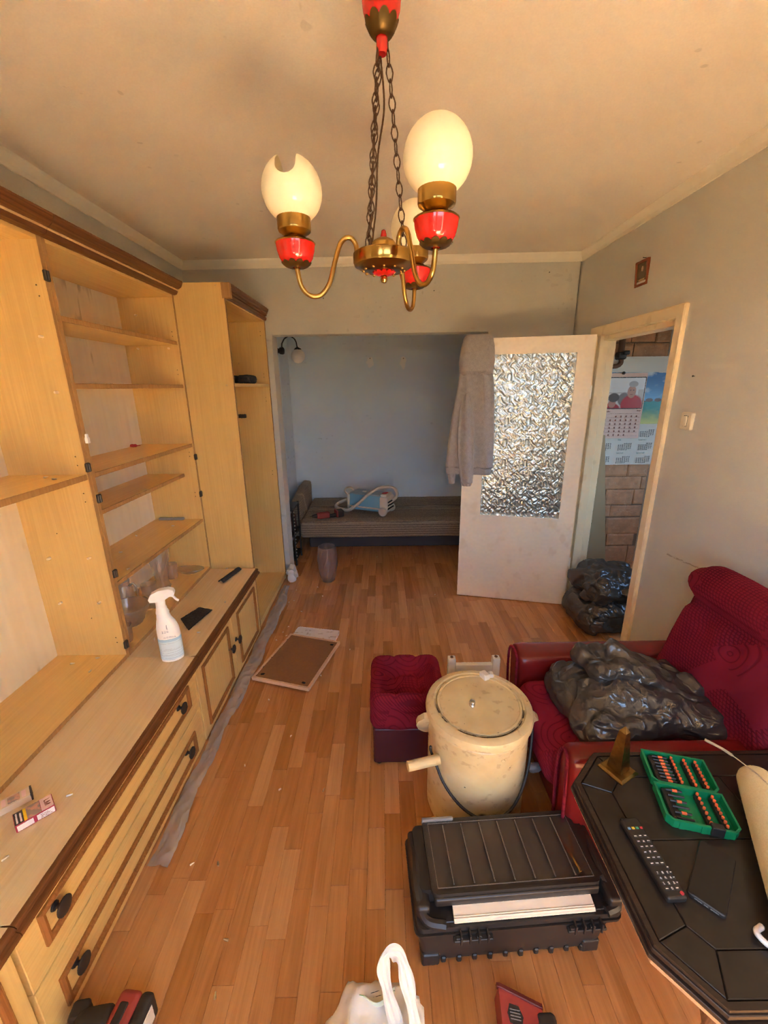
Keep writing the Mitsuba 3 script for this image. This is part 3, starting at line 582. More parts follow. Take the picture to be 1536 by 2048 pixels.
wl = thing('wall_lamp', 'black swan-neck wall lamp with a white globe in the alcove', 'lamp')
WLY = 4.40
put(wl + '__back_plate', rot(lathe([(0, 0), (.055, 0), (.050, .010), (.028, .016), (.018, .030), (.032, .042), (.034, .072), (.024, .082), (0, .083)], 28), (0, 1, 0), 90).apply_translation((ALC_X0, WLY, 2.02)), 'mat_iron_black', 35)
put(wl + '__arm', tube(spline([(ALC_X0 + .062, WLY, 2.04), (ALC_X0 + .066, WLY, 2.085), (ALC_X0 + .098, WLY, 2.133), (ALC_X0 + .150, WLY, 2.150), (ALC_X0 + .198, WLY, 2.115), (ALC_X0 + .215, WLY, 2.04)], 8), .006, 10), 'mat_iron_black', True)
put(wl + '__cap', lathe([(0, 2.05), (.012, 2.05), (.034, 2.036), (.034, 2.028), (0, 2.028)], 24, (ALC_X0 + .215, WLY, 0)), 'mat_iron_black', 35)
put(wl + '__globe', mov(trimesh.creation.icosphere(3, .067), ALC_X0 + .215, WLY, 1.970), 'mat_opal_white', True)
plain('opal_white', (.80, .77, .70), .1, .6)
tag_n = 0
for x, z in ((-.122, 1.93), (.249, 1.925)):
    k = thing('wall_patch', ['left bare plaster patch with a screw hole high on the alcove wall', 'right bare plaster patch with a screw hole high on the alcove wall'][tag_n], 'plaster patch'); tag_n += 1
    prs = random.Random(int(z * 1000)); pts = [(x + (.042 + prs.uniform(-.012, .012)) * .85 * math.cos(a), z + (.065 + prs.uniform(-.02, .015)) * math.sin(a)) for a in np.linspace(0, 2 * math.pi, 15)[:-1]]
    m = prism(pts, .0012); m = rot(m, (1, 0, 0), 90); put(k, mov(m, 0, ALC_Y - .0001, 0), 'mat_plaster', False)
    put(k + '__hole', mov(rot(trimesh.creation.cylinder(.006, .001, sections=10), (1, 0, 0), 90), x + .002, ALC_Y - .0017, z + .045), 'mat_floor_joint', False)
plain('plaster', (.78, .78, .76), .85)
# vacuum cleaner
plain('vacuum_blue', (.18, .40, .53), .4); plain('vacuum_cream', (.62, .575, .49), .4); plain('hose', (.55, .48, .39), .5); plain('red_plastic', (.50, .03, .03), .4)
vc = thing('vacuum_cleaner', 'light blue canister vacuum cleaner with cream hose lying on the sofa', 'vacuum cleaner')
VO = np.array([-.385, 4.36, .378]); VX = np.array([.50, -.235, 0]); VX /= np.linalg.norm(VX); VN = np.array([VX[1] * -1, VX[0], 0])
def V_(m): return frame(m, VO, VX, VN)                    # local x along the body, y away from the camera, z up
def vp(*P): return [VO + VX * x + VN * y + np.array([0, 0, z]) for x, y, z in P]
body = rbox(.02, .40, .0, .19, .035, .205, .014); body.vertices[:, 1] = .095 + (body.vertices[:, 1] - .095) * (1 - .12 * (body.vertices[:, 2] > .12))
put(vc + '__body', V_(body), 'mat_vacuum_blue', 35)
put(vc + '__lid', V_(rbox(.03, .385, .012, .178, .195, .216, .01)), 'mat_vacuum_lid', 35)
plain('vacuum_lid', (.26, .33, .36), .4)
put(vc + '__front_cap', V_(cat([rbox(.385, .475, -.004, .194, .03, .20, .02), rbox(.39, .46, .02, .17, .19, .225, .012)])), 'mat_vacuum_cream', 35)
put(vc + '__front_cap__grille', V_(cat([box(.474, .478, .02, .17, .065 + k * .035, .082 + k * .035, .002) for k in range(3)])), 'mat_black_plastic', False)
put(vc + '__switch', V_(rbox(.395, .44, .05, .115, .222, .233, .004)), 'mat_red_plastic', 35)
put(vc + '__rear_cap', V_(rbox(.0, .035, -.003, .193, .03, .20, .014)), 'mat_vacuum_cream', 35)
put(vc + '__belt', V_(box(.03, .40, -.006, .196, .062, .078, .003)), 'mat_vacuum_cream', 30)
for y in (-.022, .192): put(vc + '__wheel', V_(mov(rot(lathe([(0, 0), (.044, 0), (.048, .006), (.048, .022), (.040, .028), (0, .028)], 28), (1, 0, 0), 90), .43, y + .028, .048)), 'mat_vacuum_cream', 35)
put(vc + '__handle', tube(spline(vp((.01, .02, .18), (-.03, .02, .225), (-.04, .09, .245), (-.03, .165, .225), (.01, .165, .18)), 6), .009, 10), 'mat_vacuum_cream', True)
put(vc + '__latch', V_(rbox(.15, .19, .075, .105, .214, .225, .004)), 'mat_vacuum_cream', 35)
hs = spline(vp((-.005, .10, .10), (-.09, .12, .09), (-.15, .06, .06), (-.12, -.03, .05), (-.03, -.085, .05), (.08, -.10, .055), (.17, -.06, .12), (.24, .0, .20), (.32, .05, .262), (.41, .12, .285), (.49, .17, .26), (.515, .17, .19), (.48, .13, .14)), 14)
put(vc + '__hose', tube(hs, .0165 + .0016 * np.sin(np.arange(len(hs)) * 2.1), 14), 'mat_hose', True)
put(vc + '__hose__connector', tube(vp((-.002, .10, .10), (-.05, .112, .097)), .021, 16), 'mat_yellow_dull', 40)
plain('yellow_dull', (.55, .45, .12), .5)
# cordless drill lying on the sofa
plain('tool_red', (.27, .042, .036), .42); plain('tool_black', (.02, .019, .018), .45)
dl = thing('cordless_drill', 'red and black cordless drill lying on the sofa', 'drill')
DO = np.array([-.665, 4.07, .408]); DX = np.array([.9, .42, .0]); DX /= np.linalg.norm(DX); DN = np.array([-DX[1], DX[0], 0])
def D_(m): return frame(m, DO, DX, DN)
put(dl + '__housing', D_(cat([rbox(0, .13, -.03, .03, -.02, .045, .018), rbox(-.005, .02, -.025, .025, -.015, .04, .012)])), 'mat_tool_red', 35)
put(dl + '__chuck', D_(rot(lathe([(0, 0), (.018, 0), (.02, .02), (.014, .05), (.004, .055), (.003, .075), (0, .075)], 20), (0, 1, 0), -90).apply_translation((0, .0, .015))), 'mat_tool_black', 35)
put(dl + '__grip', D_(rbox(.09, .22, -.022, .016, -.022, .016, .015)), 'mat_tool_black', 35)
put(dl + '__battery', D_(rbox(.20, .275, -.045, .04, -.02, .048, .012)), 'mat_tool_black', 35)
put(dl + '__battery__stripe', D_(rbox(.195, .212, -.047, .042, -.018, .05, .005)), 'mat_tool_red', 35)
# glass vase on the floor
va = thing('glass_vase', 'tall clear glass vase with cut swirls standing on the floor', 'vase')
outer = [(0, .0), (.050, 0), (.058, .006), (.072, .06), (.086, .14), (.091, .20), (.088, .26), (.080, .315), (.077, .330)]
n_ = 72; prof = np.array(outer + [(.072, .330), (.075, .31), (.082, .26), (.085, .20), (.080, .14), (.066, .06), (.045, .022), (0, .02)])
def dense(prof, m=4): return np.vstack([np.linspace(a, b, m, endpoint=False) for a, b in zip(prof[:-1], prof[1:])] + [prof[-1:]])
vm = lathe(dense(prof), n_)
def swirl(v, n):
    a = np.arctan2(v[:, 1], v[:, 0]); s = np.sin(a * 3 + v[:, 2] * 16); r = np.hypot(v[:, 0], v[:, 1])
    return np.where((n[:, 0] * v[:, 0] + n[:, 1] * v[:, 1] > 0) & (v[:, 2] > .03) & (v[:, 2] < .31), -.0035 * np.clip(s, -.2, 1) ** 2 + .0015 * np.sin(a * 9 - v[:, 2] * 40), 0)
vm = disp(vm, swirl)
put(va, mov(vm, -.497, 3.455, .0), 'mat_crystal', 40)

# ---------------------------------------------------------------- doorway and hall
plain('bag_film', (.036, .034, .032), .15, .9, bump=lambda p, n, uv: dr.power(1 - dr.abs(noise(p.x * 34 + p.y * 18, p.y * 30, p.z * 44) - .5) * 2, 4.0), bs=.004, eps=1.5e-3)
from scipy.spatial import cKDTree
def crumple(v, seed, cell, amp):
    """Creased film: flat facets, each tilted its own way, meeting in sharp folds."""
    r = np.random.RandomState(seed); lo, hi = v.min(0) - cell, v.max(0) + cell
    c = r.uniform(lo, hi, (int(np.prod((hi - lo) / cell)) + 4, 3)); g = r.normal(0, 1, c.shape) / cell; o = r.uniform(-.6, .6, len(c))
    d, i = cKDTree(c).query(v, 4); w = np.exp(-(d ** 2 - d[:, :1] ** 2) / (.06 * cell ** 2)); w /= w.sum(1, keepdims=True)
    return amp * (w * (o[i] + .55 * np.einsum('nkj,nkj->nk', g[i], v[:, None] - c[i]))).sum(1)
def film_bag(x0, x1, y0, y1, z0, z1, seed, amp=.03, step=.008, r=.12, shape=None):
    m = soft(x0, x1, y0, y1, z0, z1, r, step); c = np.array([(x0 + x1) / 2, (y0 + y1) / 2, z0])
    if shape is not None: m.vertices = shape(m.vertices.copy())
    def f(v, n):
        w = np.clip((v[:, 2] - z0) / .03 + .1, 0, 1)
        return amp * (crumple(v * (1, 1.5, 1.2), seed, .14, 1.15) + crumple(v * (1.5, .7, 1.4), seed + 1, .070, .36) + crumple(v * (.7, 1.5, 1), seed + 2, .034, .12)) * w
    return disp(m, f)
tb = thing('trash_bag', 'full black trash bag slumped in the doorway to the hall', 'trash bag')
def slump(v):
    t = np.clip((v[:, 2] - .0) / .46, 0, 1); v[:, 0] += -.03 + .05 * t; v[:, 1] += .05 * t
    return v
put(tb + '__sack', film_bag(1.37, 1.80, 2.47, 2.90, 0.0, .24, 3, .018, shape=slump), 'mat_bag_film', 50)
put(tb + '__folded_top', film_bag(1.41, 1.80, 2.50, 2.91, .20, .42, 8, .022, r=.10, shape=slump), 'mat_bag_film', 50)
put(tb + '__cardboard', rot(box(1.452, 1.492, 2.69, 2.75, .365, .385, .002), (0, 1, 0), -35, (1.47, 2.72, .37)), 'mat_card', False)
plain('card', (.56, .43, .24), .7)
bd = thing('board', 'narrow tan board leaning on the stone wall behind the trash bag', 'board')
put(bd, rot(box(1.62, 1.86, 3.36, 3.376, .0, 1.26, .002), (0, 1, 0), -8, (1.86, 3.37, 0)).apply_translation((.095, 0, .035)), 'mat_tan_board', False)
plain('tan_board', (.40, .29, .155), .55)
gp = thing('gas_pipe', 'rusty gas pipe with a black valve above the calendars', 'pipe')
plain('rusty', (.13, .06, .03), .6)
put(gp + '__riser', tube([(1.835, 3.405, 2.44), (1.835, 3.405, 1.90)], .022, 16), 'mat_rusty', True)
put(gp + '__valve', cat([rbox(1.80, 1.865, 3.36, 3.43, 1.85, 1.905, .015), rbox(1.83, 1.875, 3.345, 3.37, 1.882, 1.912, .008)]), 'mat_iron_black', 35)
put(gp + '__branch', tube(spline([(1.835, 3.395, 1.87), (1.84, 3.392, 1.83), (1.815, 3.39, 1.805), (1.76, 3.39, 1.80), (1.62, 3.39, 1.80)], 6), .017, 12), 'mat_rusty', True)

# ---------------------------------------------------------------- calendars, picture, switch
def ell(x, y, cx, cy, rx, ry, soft_=.12):
    return smoothstep(1 + soft_, 1 - soft_, dr.sqrt(dr.square((x - cx) / rx) + dr.square((y - cy) / ry)))
def inside(x, y, x0, x1, y0, y1): return dr.select((x > x0) & (x < x1) & (y > y0) & (y < y1), 1.0, 0.0)
def beach(p, n, uv):
    x, z = (p.x - 1.70) / .52, (p.z - 1.36) / .395
    cl = smoothstep(.45, .75, fbm(x * 4, z * 6, 2, 4)); c = mix((.03, .16, .40), (.12, .38, .62), smoothstep(1, .45, z + .1 * x))
    c = mix(c, (.72, .76, .76), cl * smoothstep(.48, .75, z) * smoothstep(.1, .7, x))
    sea = mix((.55, .60, .22), (.005, .25, .24), smoothstep(.05, .40, z + .10 * fbm(x * 9, z * 14, 1, 2)))
    c = mix(c, sea, smoothstep(.47, .45, z))
    hut = dr.maximum(ell(x, z, .80, .475, .055, .035), ell(x, z, .93, .475, .055, .035)); pier = dr.select(dr.abs(z - (.40 + .18 * (x - .45))) < .012, 1.0, 0.0) * inside(x, z, .0, .76, .2, .6)
    return mix(c, (.10, .06, .05), dr.maximum(hut, pier * .8) * 1.0)
plain('print_beach', mikit.proc(beach), .35)
def snap(p, n, uv):
    x, z = (p.x - 1.765) / .29, (p.z - 1.487) / .228
    c = mix((.62, .60, .57), (.74, .73, .72), z); c = mix(c, (.45, .42, .40), inside(x, z, 0, .6, .50, .53) + inside(x, z, .84, 1, .3, .62) * .7)
    c = mix(c, (.20, .17, .16), ell(x, z, .47, .30, .16, .22)); c = mix(c, (.42, .015, .025), ell(x, z, .70, .10, .30, .36)); c = mix(c, (.42, .33, .27), inside(x, z, .93, 1, 0, .6) * .0)
    c = mix(c, (.46, .24, .17), ell(x, z, .665, .55, .115, .21)); c = mix(c, (.40, .38, .37), ell(x, z, .69, .80, .125, .10)); c = mix(c, (.12, .07, .06), ell(x, z, .63, .60, .02, .018) + ell(x, z, .71, .60, .02, .018)); c = mix(c, (.30, .12, .10), ell(x, z, .665, .46, .045, .016))
    c = mix(c, (.38, .015, .025), ell(x, z, .14, -.02, .26, .20)); c = mix(c, (.45, .22, .17), ell(x, z, .17, .16, .10, .14)); return mix(c, (.09, .075, .07), ell(x, z, .20, .36, .15, .15))
plain('print_snapshot', mikit.proc(snap), .3)
plain('paper_white', (.74, .71, .63), .6); plain('paper_pink', (.76, .57, .48), .6); plain('paper_months', (.70, .70, .63), .6); plain('ink', (.05, .05, .055), .6); plain('ink_green', (.10, .22, .20), .6); plain('frame_red', (.22, .05, .02), .35); plain('ink_brown', (.20, .055, .03), .6)
def paper(x0, x1, z0, z1, y, curl=0.):
    X, Z = np.meshgrid(np.linspace(x0, x1, 14), np.linspace(z0, z1, 14), indexing='ij')
    Y = y - curl * ((X - x0) / (x1 - x0)) ** 3 + .002 * np.sin(Z * 20 + X * 9); return sheet(np.stack([X, Y, Z], -1), .0008)
def wtext(s, h, x, z, y, bold=False): return mov(rot(meshkit.text_mesh(s, h, .0004, bold), (1, 0, 0), 90), x, y, z)
def dots(x0, z0, cols, rows, dx, dz, w, h, y, skip=0, last=99):
    return cat([box(x0 + c * dx, x0 + c * dx + w, y - .0005, y, z0 - r * dz - h, z0 - r * dz) for r in range(rows) for c in range(cols) if skip <= r * cols + c < last])
YP = 3.4135
c2 = thing('wall_planner', 'large year planner with a beach picture hanging on the stone wall', 'calendar')
put(c2 + '__header', paper(1.695, 2.218, 1.752, 1.872, YP + .004, .012), 'mat_paper_white', True)
put(c2 + '__picture', paper(1.70, 2.215, 1.362, 1.756, YP, .006), 'mat_print_beach', True, label='tropical beach with huts on a pier over turquoise water')
put(c2 + '__month_sheet', paper(1.70, 2.215, 1.033, 1.372, YP + .003, .006), 'mat_paper_months', True)
names = [['', '', ''], ['Kwiecień', 'Maj', 'Czerwiec'], ['Lipiec', 'Sierpień', 'Wrzesień']]
ms, mt = [], []
for r in range(3):
    for c in range(3):
        x, z = 1.735 + c * .165, 1.345 - r * .107; yy = YP - .0055 - .001 * c
        mt.append(dots(x + .02, z - .028, 7, 5, .0165, .0125, .008, .0065, yy, skip=2 + c, last=33))
        if names[r][c]: ms.append(wtext(names[r][c], .011, x + .012, z - .006, yy))
put(c2 + '__month_names', cat(ms), 'mat_ink_green', False); put(c2 + '__dates', cat(mt), 'mat_ink', False, kind='stuff')
c1 = thing('photo_calendar', 'pink month calendar with a family snapshot, hung in front of the year planner', 'calendar')
YQ = 3.4005
put(c1 + '__sheet', paper(1.752, 2.066, 1.252, 1.752, YQ, .002), 'mat_paper_pink', True)
put(c1 + '__photo_border', box(1.760, 2.058, YQ - .0062, YQ - .003, 1.482, 1.722), 'mat_ink', False)
put(c1 + '__photo', box(1.765, 2.053, YQ - .0068, YQ - .0062, 1.488, 1.716), 'mat_print_snapshot', False, label='snapshot of a grey-haired man and a child in a cap, both in red')
put(c1 + '__dates', cat([dots(1.775, 1.43, 7, 6, .041, .029, .010, .012, YQ - .0045, skip=2, last=40), dots(1.768, 1.445, 1, 7, .01, .029, .285, .0012, YQ - .0044)]), 'mat_ink_brown', False, kind='stuff')
put(c1 + '__header_text', cat([wtext('lipiec', .012, 1.772, 1.458, YQ - .0045, True), wtext('2025', .010, 2.018, 1.462, YQ - .0045, True)]), 'mat_ink_brown', False)
put(c1 + '__clip', mov(trimesh.creation.icosphere(2, .012), 1.875, YQ - .004, 1.752), 'mat_ink', True)
pc = thing('picture', 'small framed holy picture hanging high above the door frame', 'picture')
PT = mi.ScalarTransform4f
def pic(m): return rot(m, (0, 1, 0), -5, (XR, 2.67, 2.35))
fr = prism(sbox(-.060, -.066, .060, .066).difference(sbox(-.047, -.053, .047, .053)), .014)
def wallr(m, y, z, off=.002): return frame(m, (XR - off, y, z), (0, -1, 0), (0, 0, 1))
put(pc + '__frame', pic(wallr(fr, 2.668, 2.276)), 'mat_frame_red', False)
def holy(p, n, uv):
    x, z = (2.668 - p.y) / .047, (p.z - 2.276) / .053
    c = mix((.05, .035, .015), (.15, .085, .03), fbm(x * 4, z * 4, 1, 2)); c = mix(c, (.10, .08, .05), ell(x, z, .0, -.15, .55, .55)); c = mix(c, (.36, .25, .15), ell(x, z, .0, .42, .22, .26))
    return mix(c, (.45, .33, .14), inside(x, z, -.8, .6, -.95, -.55) * smoothstep(.35, .5, noise(x * 9, z * 9, 4)))
plain('print_holy', mikit.proc(holy), .3)
put(pc + '__print', pic(wallr(box(-.048, .048, -.054, .054, .003, .008), 2.668, 2.276)), 'mat_print_holy', False)
put(pc + '__nail', mov(rot(trimesh.creation.cylinder(.002, .02, sections=8), (0, 1, 0), 90), XR - .008, 2.655, 2.350), 'mat_iron_black', 30)
sw = thing('light_switch', 'cream rocker light switch on the wall right of the door', 'switch')
plain('bakelite', (.70, .63, .48), .35)
put(sw + '__plate', wallr(rbox(-.038, .038, -.042, .042, -.008, .014, .008), 2.077, 1.495), 'mat_bakelite', 35)
put(sw + '__rocker', wallr(rot(rbox(-.013, .013, -.024, .024, .008, .021, .003), (1, 0, 0), 5, (0, 0, .014)), 2.077, 1.495), 'mat_bakelite', 35)
put(sw + '__gap', wallr(box(-.0145, .0145, -.0255, .0255, .012, .0148), 2.077, 1.495), 'mat_iron_black', False)

# ---------------------------------------------------------------- armchair
def vpat(p, n=None, uv=None):
    d1, d2, w = voronoi(p.x * 6 + p.z * 3.5 + 3 + .5 * noise(p.y * 9, p.z * 9), p.y * 6.5 + p.z * 4.5 + .5 * noise(p.x * 9 + 5, p.z * 9))
    arcs = smoothstep(.15, .5, dr.abs(dr.sin(d1 * 17 + w * 6))) ; hatch = smoothstep(.2, .6, dr.abs(dr.sin((p.x + p.z) * 210)) * dr.abs(dr.sin((p.y - p.z * .4) * 210)))
    return dr.select(w > .6, hatch, dr.select(w > .2, arcs, 1.0))
def velvet(p, n, uv):
    worn = fbm(p.x * 6, p.y * 6, p.z * 6, 2)
    return mix((.066, .003, .010), (.19, .012, .028), dr.clip(.35 + .40 * vpat(p) + .8 * (worn - .5), 0, 1))
plain('velvet', mikit.proc(velvet), .8, .2, bump=vpat, bs=.0025, eps=1.5e-3, sheen=.7, sheen_tint=.8)
plain('leatherette', mikit.proc(lambda p, n, uv: mix((.16, .012, .012), (.11, .008, .009), fbm(p.x * 12, p.y * 12, p.z * 12, 3))), .27, .5)
ac = thing('armchair', 'crimson velvet armchair with leatherette arms against the right wall', 'armchair')
def puff(v, n): return (meshkit.fbm(v * 7, 2, 4) - .5) * .014
put(ac + '__base', rbox(.66, 1.42, 1.065, 1.74, .05, .24, .02), 'mat_leatherette', 35)
put(ac + '__seat', disp(soft(.585, 1.20, 1.165, 1.595, .22, .425, .075, .02), puff), 'mat_velvet', True)
for (y0, y1) in ((1.60, 1.745), (1.064, 1.16)):
    arm = soft(.62, 1.38, y0, y1, .06, .505, .035, .02); arm.vertices[:, 0] -= .02 * np.clip((.95 - arm.vertices[:, 0]) / .3, 0, 1) * np.clip(arm.vertices[:, 2] / .5, 0, 1)
    put(ac + '__armrest', arm, 'mat_leatherette', True)
    put(ac + '__armrest_piping', tube(spline([(.612, y0 + .012, .10), (.598, y0 + .012, .40), (.600, y0 + .03, .49), (.600, y1 - .03, .49), (.598, y1 - .012, .40), (.612, y1 - .012, .10)], 8), .006, 8), 'mat_velvet', True)
bk = soft(-.09, .08, 1.06, 1.60, 0, .60, .06, .018)
def backshape(v, n):
    r = .035 * np.exp(-((v[:, 2] - .555) / .065) ** 2) * (n[:, 0] < -.2)
    for ty in (1.15, 1.30, 1.45):
        for tz in (.16, .40): r -= .022 * np.exp(-((v[:, 1] - ty) ** 2 + (v[:, 2] - tz) ** 2) / .0022) * (n[:, 0] < -.2)
    return r - .03 * np.exp(-((v[:, 2] - .47) / .03) ** 2) * (n[:, 0] < -.2) + (meshkit.fbm(v * 7, 2, 6) - .5) * .012
bk = rot(disp(bk, backshape), (0, 1, 0), 15); put(ac + '__backrest', mov(bk, 1.235, 0, .34), 'mat_velvet', True)
rl_ = soft(-.075, .075, 1.05, 1.605, -.075, .075, .072, .016); put(ac + '__head_roll', mov(disp(rl_, puff), 1.352, 0, .89), 'mat_velvet', True)
for x in (.70, 1.34):
    for y in (1.11, 1.68): put(ac + '__foot', lathe([(0, 0), (.018, 0), (.022, .03), (.022, .055), (0, .055)], 16, (x, y, 0)), 'mat_iron_black', 35)
ts = thing('trash_bag', 'crumpled black trash bag lying on the armchair seat', 'trash bag')
def flat(v):
    t = np.clip((v[:, 2] - .40) / .2, 0, 1); dx = (v[:, 0] - .98) / .34; dy = (v[:, 1] - 1.37) / .25
    v[:, 2] -= t * .13 * np.clip(dx ** 2 * .8 + dy ** 2 * .5 - .12, 0, 1); v[:, 1] += .03 * np.sin(v[:, 0] * 8); return v
put(ts + '__sack', film_bag(.69, 1.36, 1.165, 1.585, .405, .585, 13, .020, r=.085, shape=flat), 'mat_bag_film', 50)
def fl2(v):
    v[:, 2] += .10 * np.clip(1 - np.abs(v[:, 0] - .90) / .28, 0, 1) - .10 * np.clip(v[:, 0] - 1.0, 0, 1); v[:, 1] -= .25 * np.clip(v[:, 0] - .95, -.05, 1); return v
put(ts + '__loose_flap', film_bag(.80, 1.24, 1.31, 1.52, .50, .56, 29, .022, r=.03, step=.008, shape=fl2), 'mat_bag_film', 50)

# ---------------------------------------------------------------- pouf, boiler and rack
po = thing('pouf', 'square pouf with tufted crimson velvet top and dark leatherette sides', 'pouf')
plain('leather_plum', (.050, .010, .018), .35)
put(po + '__base', rbox(-.055, .262, 1.515, 1.825, .012, .205, .012), 'mat_leather_plum', 35)
pu = soft(-.068, .272, 1.50, 1.838, .19, .385, .05, .012)
def tufts(v, n):
    x, y = (v[:, 0] - .102) / .17, (v[:, 1] - 1.669) / .17; up = np.clip(n[:, 2], 0, 1); m = np.maximum(np.abs(x), np.abs(y))
    bowl = -.050 * np.clip((.78 - m) / .25, 0, 1) * up; cr = np.zeros(len(v))
    for c in (-.33, .33):
        cr -= .012 * np.exp(-((x - c) / .07) ** 2) + .012 * np.exp(-((y - c) / .07) ** 2)
    for cx in (-.33, .33):
        for cy in (-.33, .33): cr -= .016 * np.exp(-((x - cx) ** 2 + (y - cy) ** 2) / .02)
    return bowl + cr * up + (meshkit.fbm(v * 14, 2, 3) - .5) * .008
put(po + '__cushion', disp(pu, tufts), 'mat_velvet', True)
for x in (-.03, .24):
    for y in (1.54, 1.80): put(po + '__foot', lathe([(0, 0), (.014, 0), (.014, .014), (0, .014)], 12, (x, y, 0)), 'mat_iron_black', 35)
WC = (.366, 1.352)
def enamel(p, n, uv):
    r = dr.sqrt(dr.square(p.x - WC[0]) + dr.square(p.y - WC[1])); a = fbm(p.x * 16, p.y * 16, p.z * 16, 4)
    c = mix((.66, .535, .30), (.57, .43, .205), dr.clip(a * 1.5 - .3, 0, 1)); t = smoothstep(.60, .72, fbm(p.x * 40, p.y * 40, p.z * 40, 3)) * .35
    c = mix(c, (.36, .22, .08), t)
    ring = smoothstep(.006, .002, dr.abs(r - .1665)) * dr.select(n.z > .4, 1.0, 0.0); front = smoothstep(-.2, .35, -(p.y - WC[1]) / r - .1 * (p.x - WC[0]) / r)
    chip = ring * smoothstep(.42, .50, fbm(p.x * 34 + 2, p.y * 34, 1, 3)) * front
    low = smoothstep(.030, .010, dr.sqrt(dr.square(p.x - .352) + dr.square((p.z - .150) * 1.6)) + .02 * a) * dr.select(p.y < WC[1], 1.0, 0.0)
    return mix(c, (.03, .018, .012), dr.clip(chip + low + smoothstep(.965, .975, noise(p.x * 45, p.y * 45, p.z * 45)) * .8, 0, 1))
plain('enamel_cream', mikit.proc(enamel), .22, .5)
wb = thing('washing_machine', 'old round cream enamelled washing machine with a lid and black cord', 'washing machine')
put(wb + '__tub', lathe([(0, .0), (.185, .0), (.193, .012), (.193, .425), (.1955, .430), (.1955, .436), (.193, .440), (.194, .452), (0, .452)], 72, (*WC, 0)), 'mat_enamel_cream', 30)
put(wb + '__lid_ring', lathe([(.198, .448), (.205, .452), (.2065, .466), (.202, .480), (.190, .487), (.176, .488), (.1715, .484), (.166, .484), (.166, .455)], 72, (*WC, 0), close=True), 'mat_enamel_cream', 30)
put(wb + '__lid', lathe([(0, .4905), (.03, .4905), (.145, .488), (.152, .4865), (.155, .489), (.1615, .4885), (.1635, .484), (.1635, .465), (0, .465)][::-1], 72, (*WC, 0)), 'mat_enamel_cream', 30)
put(wb + '__lid__knob', lathe([(0, .488), (.011, .489), (.010, .494), (.007, .497), (.008, .502), (.0115, .506), (.010, .511), (0, .513)], 24, (.336, 1.332, 0)), 'mat_pin_metal', 35)
put(wb + '__clamp', cat([rot(rbox(.405, .435, 1.475, 1.515, .486, .512, .006), (0, 0, 1), 25, (.42, 1.5, 0)), rbox(.438, .462, 1.49, 1.52, .485, .505, .008)]), 'mat_white_paint', 35)
for s_ in (-1, 1):
    hd_ = prism(1.5 * np.array([(0, .062), (.018, .055), (.033, .03), (.036, 0), (.028, -.035), (.012, -.055), (0, -.06)]), .022)
    put(wb + '__handle', frame(mov(hd_, 0, 0, -.011), (WC[0] + s_ * .188, WC[1] + .02, .375), (s_, 0, 0), (0, -.5, .87)), 'mat_enamel_cream', 30)
put(wb + '__spout', tube([(WC[0] - .165, 1.245, .325), (WC[0] - .285, 1.215, .325)], .0185, 24), 'mat_enamel_cream', 40)
put(wb + '__rivet', mov(rot(lathe([(0, 0), (.008, 0), (.007, .003), (.004, .004), (0, .0035)], 14), (1, 0, 0), 90), .415, WC[1] - .188, .40), 'mat_enamel_cream', 35)
cp = [(WC[0] + (.199 + o) * math.cos(math.radians(a)), WC[1] + (.199 + o) * math.sin(math.radians(a)), z) for a, z, o in ((206, .372, .02), (203, .34, .012), (208, .29, 0), (222, .235, 0), (240, .185, 0), (258, .150, 0), (276, .135, 0), (296, .145, 0), (315, .185, 0), (332, .25, .004), (345, .32, .008), (356, .37, .015), (8, .36, .015), (14, .22, .012), (10, .10, .02))]
put(wb + '__cord', tube(spline(cp, 8), .0052, 10), 'mat_black_rubber', True)
plain('black_rubber', (.025, .026, .026), .5); plain('white_paint', (.66, .60, .49), .4); plain('grey_plastic', (.22, .21, .20), .45)
put(wb + '__plug', cat([rot(lathe([(0, 0), (.014, 0), (.019, .012), (.019, .035), (.012, .05), (0, .05)], 18), (0, 1, 0), 80).apply_translation((.575, 1.32, .19))] + [tube([(.62, 1.315 + q, .196), (.645, 1.315 + q, .198)], .0025, 8) for q in (-.008, .008)]), 'mat_grey_plastic', 35)
wr = thing('rack', 'white painted wooden rack with two posts behind the washing machine', 'rack')
for x in (.315, .522):
    put(wr + '__post', cat([rbox(x - .018, x + .018, 1.665, 1.70, 0, .455, .006), rbox(x - .018, x + .018, 1.60, 1.672, .32, .352, .005)]), 'mat_white_paint', 35)
    put(wr + '__bolt', lathe([(0, .455), (.007, .455), (.007, .459), (0, .460)], 10, (x, 1.682, 0)), 'mat_rusty', 35)
put(wr + '__rail', rbox(.33, .507, 1.67, 1.694, .375, .42, .004), 'mat_white_paint', 35)
put(wr + '__rail', rbox(.33, .507, 1.67, 1.694, .08, .12, .004), 'mat_white_paint', 35)

# ---------------------------------------------------------------- coffee table and what stands on it
plain('tile_black', mikit.proc(lambda p, n, uv: mix((.012, .010, .009), (.027, .022, .018), fbm(p.x * 20, p.y * 20, p.z * 20, 4))), .24, .5)
plain('table_wood', wood((.035, .022, .015), (.015, .011, .009), 0, 60, 8.), .33)
plain('table_under', wood((.50, .33, .19), (.36, .2, .10), 0, 60, 8.), .4)
OCT = [(.660, 1.057), (.556, .955), (.552, .575), (.634, .474), (1.34, .474), (1.425, .575), (1.425, .955), (1.33, 1.057)]
ct = thing('coffee_table', 'black coffee table with a tiled octagonal top', 'table')
def inset(d): return np.array(Polygon(OCT).buffer(-d, join_style=2).exterior.coords)[:-1]
layers = [(.0, .510, .516), (-.006, .516, .526), (.004, .526, .530), (.0, .530, .541)]
put(ct + '__top', cat([bevel_prism(inset(d), b - a, .0015, a) for d, a, b in layers]), 'mat_table_wood', False)
